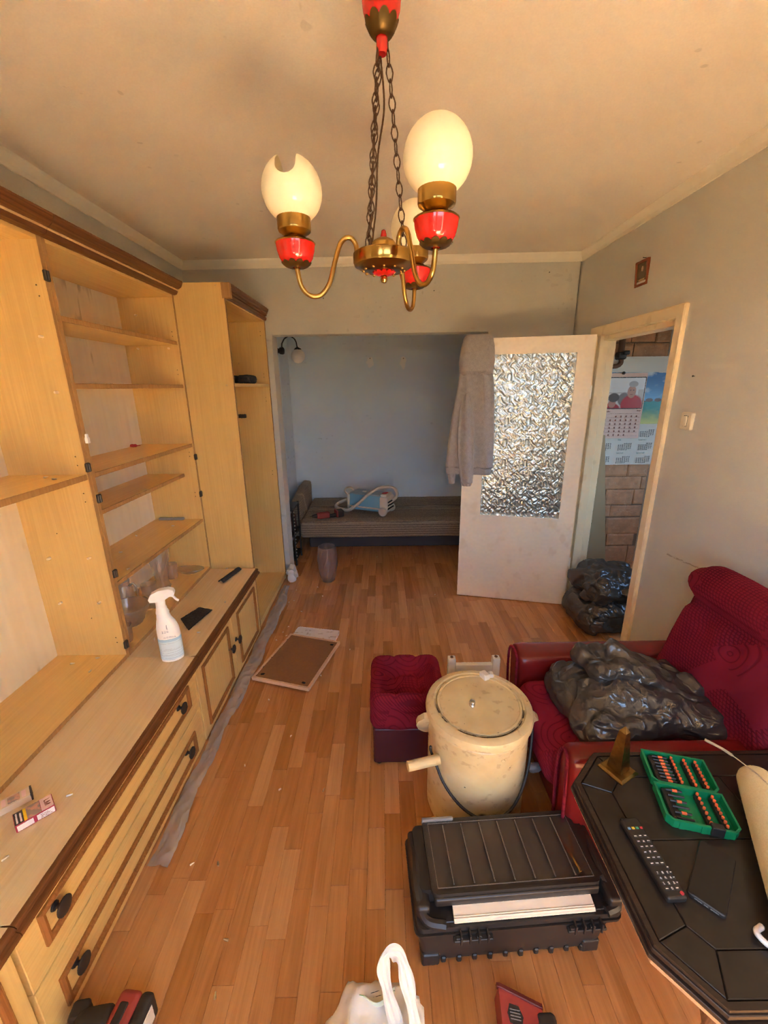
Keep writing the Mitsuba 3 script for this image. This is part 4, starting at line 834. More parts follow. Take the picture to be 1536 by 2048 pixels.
put(ct + '__apron', bevel_prism(inset(.006), .022, .001, .488), 'mat_table_under', False)
put(ct + '__rim', prism(Polygon(inset(.004)).difference(Polygon(inset(.016))), .0085, .541), 'mat_table_wood', False)
O1, O2 = inset(.018), inset(.092)
def tile(poly): put(ct + '__tile', bevel_prism(poly, .0085, .0016, .541), 'mat_tile_black', False)
def ordered(P):
    a = np.arctan2(P[:, 1] - .765, P[:, 0] - .99); return P[np.argsort(a)]
O1, O2 = ordered(O1), ordered(O2)
for k in range(8):
    j = (k + 1) % 8; q = Polygon([O1[k], O1[j], O2[j], O2[k]]).buffer(-.0009, join_style=2); tile(np.array(q.exterior.coords)[:-1])
I = Polygon(O2)
for (x0, x1) in ((.5, .99), (.99, 1.5)):
    for (y0, y1) in ((.4, .785), (.785, 1.1)):
        q = I.intersection(sbox(x0, y0, x1, y1)).buffer(-.0009, join_style=2); tile(np.array(q.exterior.coords)[:-1])
for (x, y) in ((.685, .53), (1.30, .53), (.76, .96), (1.30, .96)):
    put(ct + '__leg', lathe([(0, 0), (.022, 0), (.026, .02), (.019, .10), (.024, .25), (.020, .36), (.030, .40), (.026, .44), (.03, .489), (0, .489)], 24, (x, y, 0)), 'mat_table_leg', 35)
plain('table_leg', wood((.22, .11, .05), (.10, .05, .025), 2, 60, 8.), .3)
TZ = .5497
ob = thing('obelisk', 'small brass obelisk on a square foot on the table', 'ornament')
plain('brass_aged', mikit.proc(lambda p, n, uv: mix((.42, .28, .10), (.16, .10, .04), fbm(p.x * 70, p.y * 70, p.z * 70, 3))), .3, metal=1.)
def obm(m): return mov(rot(m, (0, 0, 1), 28), .703, .990, TZ)
put(ob + '__foot', obm(bevel_prism(sbox(-.040, -.040, .040, .040), .009, .006)), 'mat_brass_aged', False)
v0 = [(-.022, -.022, .009), (.022, -.022, .009), (.022, .022, .009), (-.022, .022, .009)]; v1 = [(x * .48, y * .48, .145) for x, y, z in v0]
put(ob + '__needle', obm(trimesh.convex.convex_hull(np.array(v0 + v1 + [(0, 0, .163)]))), 'mat_brass_aged', False)
# bit set
plain('green_plastic', (.006, .20, .075), .35); plain('orange_ring', (.72, .16, .05), .4); plain('bit_steel', (.035, .034, .034), .3, metal=.3)
bs = thing('bit_set', 'open green case of screwdriver bits on the table', 'tool case')
def half(name, o, ex, ey, w, d):
    k = num(bs + '__' + name); used.discard(k)
    out = Polygon([(.014, 0), (w - .014, 0), (w, .014), (w, d), (0, d), (0, .014)]); inn = out.buffer(-.004, join_style=2)
    m = cat([prism(out, .003), prism(out.difference(inn), .026), prism(out.buffer(.0015, join_style=2).difference(inn), .004, .022)] + [box(w * t - .006, w * t + .006, -.0015, .002, 0, .024) for t in (.2, .5, .8)])
    F = lambda q: frame(q, (*o, TZ + .0005), (*ex, 0), (*ey, 0)); put(k, F(m), 'mat_green_plastic', False)
    return k, F
ex_ = np.array([.966, -.258]); ey_ = np.array([.37, .93])
ex_ /= np.linalg.norm(ex_); ey_ = np.array([-ex_[1], ex_[0]])
W2, D2 = .168, .112
oF = np.array([.7415, .820]); oB = oF + ey_ * (D2 * 2 + .002)
for nm, o, e1, e2, rows in (('tray', oF, ex_, ey_, ((.016, .010, 6, True), (.098, .010, 7, False), (.134, .012, 8, False))), ('lid', oB + ex_ * W2 * 0 , ex_, ey_, ((.016, .012, 8, True), (.072, .010, 8, False), (.106, .012, 8, False), (.136, .012, 8, False)))):
    oo = o if nm == 'tray' else oF + ey_ * (D2 + .003)
    k, F = half(nm, oo, e1, e2, W2, D2)
    if nm == 'lid':
        scene[k]['to_world'] = T()
    for (x, w_, n, big) in rows:
        hk = num(k + '__bit_holder'); used.discard(hk)
        put(hk, F(box(x, x + (w_ * 2.4 if big else w_ * 1.1), .008, D2 - .008, .003, .017, .002)), 'mat_black_plastic', False)
        for i in range(n):
            y = .014 + (D2 - .028) * i / max(1, n - 1)
            if big:
                put(bs + '__bit', F(tube([(x + .010, y, .020), (x + .050, y, .020)], .0030, 6)), 'mat_bit_steel', False)
                if nm == 'lid' or i % 2: put(bs + '__colour_ring', F(tube([(x + .026, y, .020), (x + .038, y, .020)], .0038, 8)), 'mat_orange_ring', 40)
            else:
                put(bs + '__bit', F(tube([(x + .0055, y, .010), (x + .0055, y, .026)], .0030, 6)), 'mat_bit_steel', False)
                put(bs + '__colour_ring', F(tube([(x + .0055, y, .0215), (x + .0055, y, .0275)], .0037, 8)), 'mat_orange_ring', 40)
put(bs + '__clasp', frame(rbox(.098, .128, -.006, .012, .004, .032, .003), (*oF, TZ), (*ex_, 0), (*ey_, 0)), 'mat_black_plastic', 30)
# remote control
rm = thing('remote_control', 'slim black remote control with white lettering beside the phone', 'remote control')
RO = np.array([.651, .646, TZ + .0005]); RX = np.array([.999, .04, 0]); RX /= np.linalg.norm(RX); RY = np.array([.020, .18, 0]); RY /= np.linalg.norm(RY)
def R_(m): return frame(m, RO, RX, RY)                     # y runs away from the camera
put(rm + '__body', R_(rbox(-.024, .024, 0, .186, 0, .018, .006)), 'mat_black_plastic', 35)
for c_, col in (('blue', (.10, .28, .50)), ('yellow', (.62, .42, .04)), ('green', (.04, .32, .16)), ('red', (.50, .04, .05))): plain('key_' + c_, col, .4)
plain('key_white', (.70, .70, .70), .5); plain('key_black', (.03, .03, .03), .5)
for k_, c_ in enumerate(('blue', 'yellow', 'green', 'red')): put(rm + '__button', R_(rbox(-.0195 + .0105 * k_, -.0125 + .0105 * k_, .153, .159, .016, .0195, .001)), 'mat_key_' + c_, 30)
def key(x, y, s_, h=.0046, w=.0095, d=.008):
    b = num(rm + '__button'); used.discard(b); put(b, R_(rbox(x - w / 2, x + w / 2, y - d / 2, y + d / 2, .016, .0192, .0012)), 'mat_key_black', 30)
    if s_: 
        t = meshkit.text_mesh(s_, h, .0003, True); c = t.bounds.mean(0); put(b + '__legend', R_(mov(t, x - c[0], y - c[1], .0192)), 'mat_key_white', False)
    else: put(b + '__legend', R_(box(x - w * .32, x + w * .32, y - .0008, y + .0008, .0192, .0195)), 'mat_key_white', False)
for r_, row in enumerate(('123', '456', '789')):
    for c, s_ in enumerate(row): key(-.013 + .012 * c, .030 + .0108 * r_, s_)
key(-.001, .0192, '0'); key(-.013, .0192, ''); key(.011, .0192, '')
for r_ in range(6):
    for c in range(3): key(-.0125 + .0125 * c, .072 + .0128 * r_, {(4, 1): '▲', (2, 1): '▼'}.get((r_, c), ''), .004)
for r_ in range(4): key(.0185, .030 + .0108 * r_, '', w=.006)
put(rm + '__button', R_(mov(lathe([(0, .016), (.0045, .016), (.004, .0198), (0, .020)], 18), .0145, .009, 0)), 'mat_key_red', 35)
ph = thing('phone', 'black smartphone lying face up on the table', 'phone')
PO = np.array([.684, .665, TZ + .0005]); PX = np.array([.048, -.048, 0]); PX /= np.linalg.norm(PX); PY = np.array([.127, .122, 0]); PY /= np.linalg.norm(PY)
def P_(m): return frame(m, PO, PX, PY)
def rr(w, h, r): return sbox(r, r, w - r, h - r).buffer(r, quad_segs=5)
put(ph + '__body', P_(bevel_prism(rr(.073, .165, .010), .0085, .0018)), 'mat_black_plastic', False)
put(ph + '__screen', P_(bevel_prism(rr(.069, .161, .009), .0007, .0003, .0085).apply_translation((.002, .002, 0))), 'mat_screen', False)
plain('screen', (.012, .011, .011), .07, .5)
put(ph + '__speaker_slot', P_(cat([box(.015, .030, -.0004, .0006, .003, .005), box(.033, .041, -.0004, .0006, .0028, .0052), box(.045, .060, -.0004, .0006, .003, .005)])), 'mat_grey_plastic', False)
tu = thing('tube', 'thick cream cylinder tube lying along the right edge of the table', 'tube')
plain('cream_fuzz', mikit.proc(lambda p, n, uv: mix((.68, .58, .34), (.56, .46, .25), dr.clip(.6 * noise(p.x * 420, p.y * 420, p.z * 420) + .6 * fbm(p.x * 14, p.y * 14, p.z * 14, 2) - .1, 0, 1))), .85)
TA, TB = np.array([1.052, .922, TZ + .046]), np.array([.83, .535, TZ + .046]); L_ = np.linalg.norm(TB - TA)
tm = lathe([(0, 0), (.030, .0), (.040, .005), (.0445, .018), (.0455, .06), (.0455, L_ - .02), (.042, L_), (0, L_)], 40)
put(tu + '__body', frame(tm, TA, np.cross([0, 0, 1.0], (TB - TA)), np.array([0, 0, -1.0])).apply_translation((0, 0, 0)) if False else trimesh.Trimesh(*(lambda m: (m.vertices, m.faces))(frame(rot(tm, (0, 1, 0), 90), TA, (TB - TA), np.cross([0, 0, 1.0], (TB - TA)))), process=False), 'mat_cream_fuzz', 35)
put(tu + '__wire', tube(spline([(.955, 1.00, TZ + .10), (.985, .965, TZ + .098), (1.008, .92, TZ + .0935), (1.02, .87, TZ + .0925), (1.03, .80, TZ + .075), (1.07, .74, TZ + .02)], 8), [.0042] * 12 + [.0016] * 29, 8), 'mat_wire_beige', True)
plain('wire_beige', (.42, .33, .20), .5)
put(tu + '__end_ribbon', tube(spline([(.80, .60, TZ + .006), (.775, .585, TZ + .014), (.79, .560, TZ + .01), (.83, .535, TZ + .012)], 6), .006, 8), 'mat_opal_white', True)
# tool box with a clear organiser lid, and the strip of skirting lying in it
tx = thing('toolbox', 'black plastic toolbox with a clear organiser lid standing on the floor', 'toolbox')
BO, BX_, BY_ = np.array([.092, .810, 0]), np.array([.998, .057, 0]), np.array([-.057, .998, 0])
def B_(m): return frame(m, BO, BX_, BY_)
def taper(x0, x1, y0, y1, z0, z1, g, r=.02):
    R = []
    for t, k in ((0, 0), (1, g)):
        q = np.array(sbox(x0 - k + r, y0 - k * .5 + r, x1 + k + r * 0 - r, y1 + k * .5 - r).buffer(r, quad_segs=4).exterior.coords)[:-1]; R.append(np.c_[q, np.full(len(q), z0 + t * (z1 - z0))])
    return trimesh.convex.convex_hull(np.vstack(R))
put(tx + '__tub', B_(cat([taper(.012, .555, .010, .245, .018, .158, .024)] + [box(.02 + k * .0475, .035 + k * .0475, .004, .245, .004 + .004 * (k % 2), .03, .003) for k in range(11)] + [rbox(a, a + .055, .002, .245, 0, .05, .008) for a in (.008, .50)])), 'mat_black_plastic', 35)
put(tx + '__rim', B_(cat([taper(-.014, .600, -.012, .262, .156, .166, .002), taper(-.010, .602, -.008, .260, .168, .184, -.003)])), 'mat_black_plastic', 35)
lid = taper(.0, .590, .058, .258, .182, .232, -.008)
put(tx + '__lid', B_(cat([lid, rbox(-.008, .035, .02, .25, .178, .222, .012), rbox(.560, .604, .0, .25, .178, .225, .012), box(.03, .57, .004, .06, .176, .186, .003)])), 'mat_black_plastic', 35)
tray = prism(rr(.512, .222, .018).difference(rr(.512, .222, .018).buffer(-.006)), .020, .228)
put(tx + '__organiser', B_(cat([mov(tray, .042, .038, 0), rbox(.048, .546, .030, .06, .205, .236, .008)])), 'mat_black_plastic', 35)
put(tx + '__organiser__floor', B_(mov(prism(rr(.512, .222, .018), .0045, .228), .042, .038, 0)), 'mat_dusty_black', False)
scene['mat_smoked'] = {'type': 'blendbsdf', 'weight': .10, 'b1': {'type': 'thindielectric', 'int_ior': 1.5, 'specular_transmittance': rgb(.86, .84, .80)}, 'b2': {'type': 'twosided', 'bsdf': {'type': 'principled', 'base_color': rgb(.20, .17, .14), 'roughness': .25, 'specular': .5}}}
ribs = [box(.108 + .062 * k, .112 + .062 * k, .058, .236, .250, .2535, .001) for k in range(7)]
put(tx + '__clear_cover', B_(mov(grid(np.stack(list(np.meshgrid(np.linspace(.0, .500, 8), np.linspace(0, .212, 8), indexing='ij')) + [np.full((8, 8), 0.)], -1)), .048, .043, .2495)), 'mat_smoked', False)
put(tx + '__clear_cover__rib', B_(cat(ribs + [box(.060, .536, .052, .0535, .2497, .252), box(.060, .536, .242, .2435, .2497, .252), box(.060, .0615, .052, .243, .2497, .252), box(.5345, .536, .052, .243, .2497, .252)])), 'mat_cover_rib', False)
plain('cover_rib', (.115, .105, .09), .2)
plain('dusty_black', mikit.proc(lambda p, n, uv: mix((.050, .044, .038), (.10, .088, .072), fbm(p.x * 40, p.y * 40, 1, 3))), .5)
for k in range(7): put(tx + '__divider', B_(box(.109 + .062 * k, .111 + .062 * k, .05, .252, .230, .246)), 'mat_black_plastic', False)
put(tx + '__latch', B_(cat([rbox(.042, .15, .250, .262, .238, .258, .004)])), 'mat_grey_plastic', 35)
for s_, x in ((0, .0), (1, .572)):
    arm_ = tube(spline([(x + .012, .19, .215), (x + .004, .12, .225), (x + .004, .06, .215), (x + .020, .012, .192), (x + (.075 if s_ == 0 else -.02), -.002, .186)], 6), .014, 8)
    put(tx + '__handle_arm', B_(arm_), 'mat_black_plastic', 35)
for x in (.095, .43):
    put(tx + '__hinge', B_(cat([rbox(x, x + .115, -.026, -.010, .146, .156, .003)] + [rbox(x + .018 + q * .026, x + .024 + q * .026, -.030, -.010, .144, .178, .002) for q in range(4)] + [rbox(x + .006 + q * .030, x + .022 + q * .030, -.024, -.014, .156, .164, .002) for q in (0, 2)])), 'mat_black_plastic', 30)
put(tx + '__contents', B_(cat([rot(box(.49, .50, .10, .20, .231, .240, .002), (0, 0, 1), 14, (.49, .15, 0)), mov(rot(trimesh.creation.cylinder(.007, .05, sections=12), (1, 0, 0), 80), .505, .09, .239), rot(box(.515, .523, .13, .19, .231, .240, .002), (0, 0, 1), -12, (.52, .16, 0))])), 'mat_brass', 30)
sk = thing('skirting_strip', 'short piece of beige skirting board lying across the toolbox front', 'skirting')
pf = Polygon([(0, .0), (.057, 0), (.057, .008), (.016, .010), (.014, .0125), (.012, .010), (.009, .0125), (.006, .010), (.002, .009), (0, .005)])
skm = prism(pf, .418); M_ = np.eye(4); M_[:3, :3] = np.array([[0, 0, 1], [1, 0, 0], [0, 1, 0]]); skm.apply_transform(M_)
put(sk, B_(mov(rot(skm, (1, 0, 0), 24), .100, -.0005, .187)), 'mat_skirting', False)
plain('skirting', (.68, .60, .47), .45)

# ---------------------------------------------------------------- on the floor
pf_ = thing('framed_panel', 'wooden picture frame lying face down, brown hardboard back up, on the floor', 'picture frame')
FO = np.array([-.788, 2.102, .013]); FX_ = np.array([.357, -.106, 0]); FX_ /= np.linalg.norm(FX_); FY_ = np.array([-FX_[1], FX_[0], 0])
def F_(m): return frame(m, FO, FX_, FY_)
plain('pale_wood', wood((.66, .45, .28), (.58, .37, .21), 0, 50, 2.), .5)
plain('hardboard', mikit.proc(lambda p, n, uv: mix((.235, .115, .05), (.20, .095, .04), fbm(p.x * 120, p.y * 120, 1, 3))), .55)
put(pf_ + '__frame', F_(prism(sbox(0, 0, .370, .477).difference(sbox(.013, .013, .357, .464)), .020)), 'mat_pale_wood', False)
put(pf_ + '__backing', F_(box(.012, .358, .012, .465, .010, .0165)), 'mat_hardboard', False)
for x, y, a in ((.045, .045, 20), (.318, .040, -10), (.328, .430, 5)): put(pf_ + '__hanger', F_(mov(rot(cat([box(-.010, .010, -.008, .008, .0165, .0185, .001), box(-.004, .014, -.003, .003, .0185, .022, .001)]), (0, 0, 1), a), x, y, 0)), 'mat_iron_black', False)
put(pf_ + '__tacks', F_(cat([box(.355 if s else .012, .358 if s else .015, y, y + .008, .0165, .0185) for s in (0, 1) for y in (.10, .2, .3, .40)] + [box(x, x + .008, .011, .014, .0165, .0185) for x in (.10, .2, .28)])), 'mat_iron_black', False)
wbd = thing('shelf_board', 'white board with rounded corners sticking out under the picture frame', 'board')
put(wbd, F_(mov(rot(prism(rr(.315, .19, .018), .012), (0, 0, 1), 5), .012, .412, -.013)), 'mat_white_scuffed', False)
plain('white_scuffed', mikit.proc(lambda p, n, uv: mix((.72, .68, .62), (.38, .30, .20), smoothstep(.60, .75, fbm(p.x * 50, p.y * 50, 2, 3)) * .6)), .4)
# loose plastic film along the foot of the cabinets
fm = thing('plastic_film', 'crumpled grey plastic film lying along the foot of the wall unit', 'plastic film')
yy = np.linspace(1.095, 3.34, 190); X_, Y_ = np.meshgrid(np.linspace(0, 1, 14), yy, indexing='ij')
wd = np.interp(yy, [1.09, 1.4, 1.75, 2.2, 2.6, 3.0, 3.34], [.075, .062, .060, .085, .080, .085, .05]); q = np.stack([X_ * 2, Y_ * 9, 0 * X_], -1)
Z_ = .004 + .020 * (meshkit.fbm(q * (1, .8, 1), 3, 2)) * np.sin(np.pi * np.clip(X_, .02, 1)) ** .5 + .012 * (1 - np.abs(meshkit.noise(np.stack([X_ * 3 + Y_ * 3, Y_ * 26, 0 * X_], -1), 4) - .5) * 2) ** 3
put(fm, sheet(np.stack([-.873 + X_ * wd[None] + .006 * np.sin(Y_ * 17), Y_, Z_], -1), .0012), 'mat_film', True)
scene['mat_film'] = {'type': 'blendbsdf', 'weight': .6, 'b1': {'type': 'thindielectric', 'int_ior': 1.45}, 'b2': {'type': 'twosided', 'bsdf': {'type': 'principled', 'base_color': rgb(.52, .44, .36), 'roughness': .2, 'specular': .6}}}
rg = thing('rag', 'crumpled pale rag pushed into the foot of the alcove corner', 'rag')
rgm = disp(soft(-.852, -.785, 3.40, 3.56, .0, .12, .028, .008), lambda v, n: .045 * (meshkit.fbm(v * 26, 3, 5) - .5)); rgm.vertices[:, 0] -= .15 * np.clip(rgm.vertices[:, 2] - .02, 0, 1); put(rg, rgm, 'mat_rag', True)
plain('rag', (.55, .55, .54), .8)
# grocery bag, half in the picture
gb = thing('carrier_bag', 'white plastic carrier bag with a tall handle at the bottom edge', 'bag')
plain('bag_white', (.72, .68, .60), .35, bump=lambda p, n, uv: fbm(p.x * 60, p.y * 60, p.z * 40, 3), bs=.006, eps=2e-3); plain('print_green', (.30, .42, .20), .5)
sk_ = soft(-.155, .085, .46, .715, 0, .155, .06, .012); put(gb + '__sack', disp(sk_, lambda v, n: .035 * (1 - np.abs(meshkit.noise(v * (14, 14, 20), 5) - .5) * 2) ** 2 - .018 + .012 * (meshkit.noise(v * 40, 3) - .5)), 'mat_bag_white', True)
hp_ = spline([(.070, .60, .10), (.060, .625, .20), (.045, .655, .275), (.030, .68, .315), (.002, .685, .320), (-.012, .675, .295), (-.002, .655, .23), (.020, .63, .15), (.030, .615, .10)], 10)
hm = []; 
for k in range(len(hp_)):
    tt = hp_[min(k + 1, len(hp_) - 1)] - hp_[max(k - 1, 0)]; tt /= np.linalg.norm(tt); sd = np.cross(tt, (0.25, -.9, .35)); sd /= np.linalg.norm(sd); up_ = np.cross(sd, tt)
    s_ = np.linspace(-1, 1, 9); hm.append([hp_[k] + sd * (.015 + .003 * math.sin(k * .4)) * a + up_ * (.0045 * math.cos(a * 8 + k * .22)) for a in s_])
put(gb + '__handle', sheet(np.array(hm), .0012), 'mat_bag_white', True)
X_, Y_ = np.meshgrid(np.linspace(-.085, .015, 12), np.linspace(0, 1, 8), indexing='ij')
lf = np.stack([X_, .690 + .012 * np.sin(X_ * 60) - .02 * Y_, .10 + .10 * Y_ * (.6 + 4 * (X_ + .085))], -1)
put(gb + '__front_flap', sheet(lf, .001), 'mat_bag_green', True)
plain('bag_green', mikit.proc(lambda p, n, uv: mix((.60, .64, .48), (.20, .36, .10), smoothstep(-.050, -.058, p.x + .02 * noise(p.z * 80, p.x * 30)))), .4)
put(gb + '__lettering', cat([frame(meshkit.text_mesh(s_, .010, .0006, True), o_, (.86, .0, .42), (-.30, -.35, .80)) for s_, o_ in (('eko', (-.045, .684, .165)), ('na co dzień', (-.050, .684, .142)))]), 'mat_ink', False)
# red and black tools at the bottom edge
def tool_battery(key, o, ang, label, flip):
    k = thing('cordless_tool', label, 'power tool'); c, s = math.cos(math.radians(ang)), math.sin(math.radians(ang))
    return k, (lambda m: frame(m, o, (c, s, 0), (-s, c, 0)))
k, G = tool_battery('a', (-.80, .628, 0), 8, 'black and red cordless tool lying on its side by the drawers', 0)
put(k + '__grip', G(cat([rbox(-.03, .075, .02, .085, .02, .085, .026), rbox(-.045, .0, .055, .10, .03, .08, .01)])), 'mat_tool_black', 35)
put(k + '__foot', G(rot(rbox(.062, .125, -.045, .098, .006, .092, .016), (0, 0, 1), -14, (.09, .03, 0))), 'mat_tool_red', 35)
put(k + '__vent', G(rot(rbox(.078, .104, -.030, .07, .07, .0945, .006), (0, 0, 1), -14, (.09, .03, 0))), 'mat_tool_black', 35)
put(k + '__battery', G(rot(rbox(.118, .158, -.05, .10, .004, .088, .016), (0, 0, 1), -14, (.09, .03, 0))), 'mat_tool_black', 35)
put(k + '__battery__sticker', G(rot(box(.142, .1592, -.045, .078, .02, .075, .002), (0, 0, 1), -14, (.09, .03, 0))), 'mat_skirting', False)
k, G = tool_battery('b', (0, 0, 0), 0, 'red and black battery tool standing in front of the toolbox', 0)
put(k + '__head', trimesh.convex.convex_hull(np.array([(.300, .742, .0), (.424, .700, .0), (.436, .655, .0), (.290, .640, .0), (.305, .735, .074), (.413, .700, .052), (.424, .660, .050), (.294, .645, .072)])), 'mat_tool_red', 30)
put(k + '__edge', trimesh.convex.convex_hull(np.array([(x + a, y + b, z + c) for x, y, z in ((.304, .738, .068), (.413, .703, .047)) for a in (-.004, .004) for b in (-.004, .004) for c in (-.004, .009)])), 'mat_tool_dark_red', 30)
put(k + '__vent', frame(prism([(0, 0), (.030, -.004), (.038, .014), (.028, .034), (.004, .036), (-.004, .018)], .004), (.318, .668, .0665), (1, -.1, -.19), (.05, 1, .02)), 'mat_tool_black', 30)
put(k + '__vent__slots', frame(cat([box(.002, .030, .006 + q * .006, .008 + q * .006, .004, .005) for q in range(4)]), (.318, .668, .0668), (1, -.1, -.19), (.05, 1, .02)), 'mat_grey_plastic', False)
put(k + '__base', cat([rbox(.284, .43, .56, .650, .0, .072, .012), rbox(.392, .446, .63, .694, .0, .058, .012)]), 'mat_tool_black', 35)
plain('tool_dark_red', (.10, .012, .010), .45)

# ---------------------------------------------------------------- on the wall unit
CZ = .4905
sp = thing('spray_bottle', 'white trigger spray bottle with a pale blue label on the cabinet top', 'bottle')
def oval(rows, n=40):
    return loft([[(cx + rx * math.cos(t), cy + ry * math.sin(t), z) for t in np.arange(n) * 2 * math.pi / n] for z, rx, ry, cx, cy in rows])
def S_(m): return mov(rot(m, (0, 0, 1), 18), -.968, 1.655, CZ)
put(sp + '__bottle', S_(oval([(0, .040, .028, 0, 0), (.004, .046, .033, 0, 0), (.012, .0475, .0345, 0, 0), (.12, .0475, .0345, 0, 0), (.16, .046, .033, -.001, 0), (.19, .039, .029, -.004, 0), (.212, .030, .025, -.008, 0), (.228, .0265, .022, -.010, 0), (.240, .0275, .021, -.010, 0), (.252, .0235, .019, -.011, 0), (.264, .022, .018, -.011, 0), (.276, .017, .0165, -.012, 0)])), 'mat_white_plastic', 35)
lab = oval([(.014, .0481, .0351, 0, 0), (.118, .0481, .0351, 0, 0)]); put(sp + '__label', S_(lab), 'mat_label_blue', 35)
def lblue(p, n, uv):
    z = p.z - CZ; band = smoothstep(.104, .106, z); ln = smoothstep(.55, .7, noise(z * 420, 1, 2)) * smoothstep(.35, .5, noise((p.x - p.y) * 120, dr.floor(z * 420), 3)) * smoothstep(.1, .098, z)
    return mix(mix((.58, .72, .80), (.40, .60, .74), band), (.34, .42, .50), ln * .5)
plain('label_blue', mikit.proc(lblue), .35)
put(sp + '__lettering', S_(cat([frame(meshkit.text_mesh(s_, h_, .0005), o_, (1, .0, 0), (0, .12, 1)) for s_, h_, o_ in (('124', .011, (-.022, -.0338, .152)), ('l', .02, (-.002, -.0325, .168)), ('ALKOHOLE', .007, (-.018, -.0346, .126)))])), 'mat_ink_grey', False)
plain('ink_grey', (.30, .32, .36), .6)
put(sp + '__collar', S_(lathe([(0, .270), (.0185, .270), (.0195, .276), (.0195, .296), (.015, .302), (0, .302)], 28, (-.012, 0, 0))), 'mat_white_plastic', 35)
hdp = Polygon([(-.048, .300), (-.052, .312), (-.040, .332), (-.012, .345), (.028, .348), (.046, .340), (.050, .326), (.044, .318), (.030, .316), (.012, .306), (.004, .298), (-.026, .297)])
hdm = rot(prism(hdp.buffer(.002), .030), (1, 0, 0), 90); hdm = mov(hdm, 0, .015, 0); put(sp + '__head', S_(hdm), 'mat_white_plastic', False)
put(sp + '__trigger', S_(tube(spline([(.022, 0, .322), (.040, 0, .310), (.052, 0, .292), (.062, 0, .284)], 5), [.007] * 6 + [.0055] * 10, 10)), 'mat_white_plastic', 35)
for lab_, P4, h_ in (('flat folded piece of black cloth behind the spray bottle', [(-1.085, 1.985), (-1.036, 2.105), (-.951, 2.076), (-.995, 1.875)], .004), ('rolled strip of black cloth near the wardrobe', [(-1.050, 2.43), (-1.000, 2.625), (-.962, 2.615), (-1.012, 2.415)], .014)):
    k = thing('black_cloth', lab_, 'cloth'); Pq = np.array(P4); U, V = np.meshgrid(np.linspace(0, 1, 16), np.linspace(0, 1, 24), indexing='ij')
    xy = ((1 - U) * (1 - V))[..., None] * Pq[0] + ((1 - U) * V)[..., None] * Pq[1] + (U * V)[..., None] * Pq[2] + (U * (1 - V))[..., None] * Pq[3]
    z = CZ + .003 + (h_ * np.sin(np.pi * U) ** .6 if h_ > .01 else .002) + .003 * meshkit.fbm(np.stack([xy[..., 0] * 60, xy[..., 1] * 60, 0 * U], -1), 3, 4)
    put(k, sheet(np.dstack([xy, z]), .004), 'mat_cloth_black', True)
plain('cloth_black', mikit.proc(lambda p, n, uv: mix((.010, .010, .011), (.035, .034, .033), fbm(p.x * 160, p.y * 160, p.z * 160, 3))), .9)
# cigarette packs
for c_, col in (('pack_white', (.76, .72, .72)), ('pack_pink', (.72, .52, .50)), ('pack_red', (.36, .03, .06)), ('pack_dark', (.03, .025, .03)), ('pack_yellow', (.75, .52, .02)), ('pack_cream', (.62, .50, .36))): plain(c_, col, .35)
def gore(p, n, uv): return mix((.30, .24, .21), (.55, .30, .22), smoothstep(.4, .7, fbm(p.x * 90, p.y * 90, 2, 3)))
plain('pack_photo', mikit.proc(gore), .35)
def pack(label, o, ang, mats, L_=.090, W__=.052, H__=.024):
    k = thing('cigarette_pack', label, 'cigarette pack'); c, s = math.cos(math.radians(ang)), math.sin(math.radians(ang)); G = lambda m: frame(m, (*o, CZ + .0002), (c, s, 0), (-s, c, 0))
    put(k + '__box', G(box(0, L_, 0, W__, 0, H__, .0012)), mats[0], False); e = .0004
    return k, G
k, G = pack('white and red cigarette pack with a black warning strip on the cabinet top', (-1.030, .868), 46, ['mat_pack_red'])
for a, b, mt in ((.0015, .022, 'dark'), (.022, .029, 'yellow'), (.029, .060, 'photo'), (.061, .0885, 'pink')): put(k + '__warning_panel', G(box(a, b, .002, .050, .024, .0245)), 'mat_pack_' + mt, False)
put(k + '__side_print', G(cat([box(.004, .040, -.0005, 0, .003, .021), box(.048, .088, -.0005, 0, .003, .021)])), 'mat_pack_white', False)
put(k + '__lettering', G(cat([frame(meshkit.text_mesh('LM', .013, .0004, True), (.070, .040, .0246), (0, -1, 0), (1, 0, 0))] + [box(.052 + .004, .052 + .030 - .004 * r, -.0008, -.0005, .006 + r * .005, .0075 + r * .005) for r in range(3)])), 'mat_ink_brown', False)
put(k + '__warning_text', G(cat([box(.005 + .009 * r, .009 + .009 * r, .006, .046 - .005 * r, .0246, .0248) for r in range(2)])), 'mat_pack_white', False)
k, G = pack('cream printed cigarette pack behind the white and red one', (-1.130, .905), 44, ['mat_pack_cream'], .093, .040, .022)
for a, b, mt in ((.004, .02, 'photo'), (.024, .034, 'pink'), (.038, .066, 'photo'), (.07, .080, 'pink')): put(k + '__print', G(box(a, b, .006, .034, .022, .0224)), 'mat_pack_' + mt, False)
put(k + '__end', G(box(.0885, .0936, -.0005, .0405, -.0, .0226, .001)), 'mat_pack_dark', False)
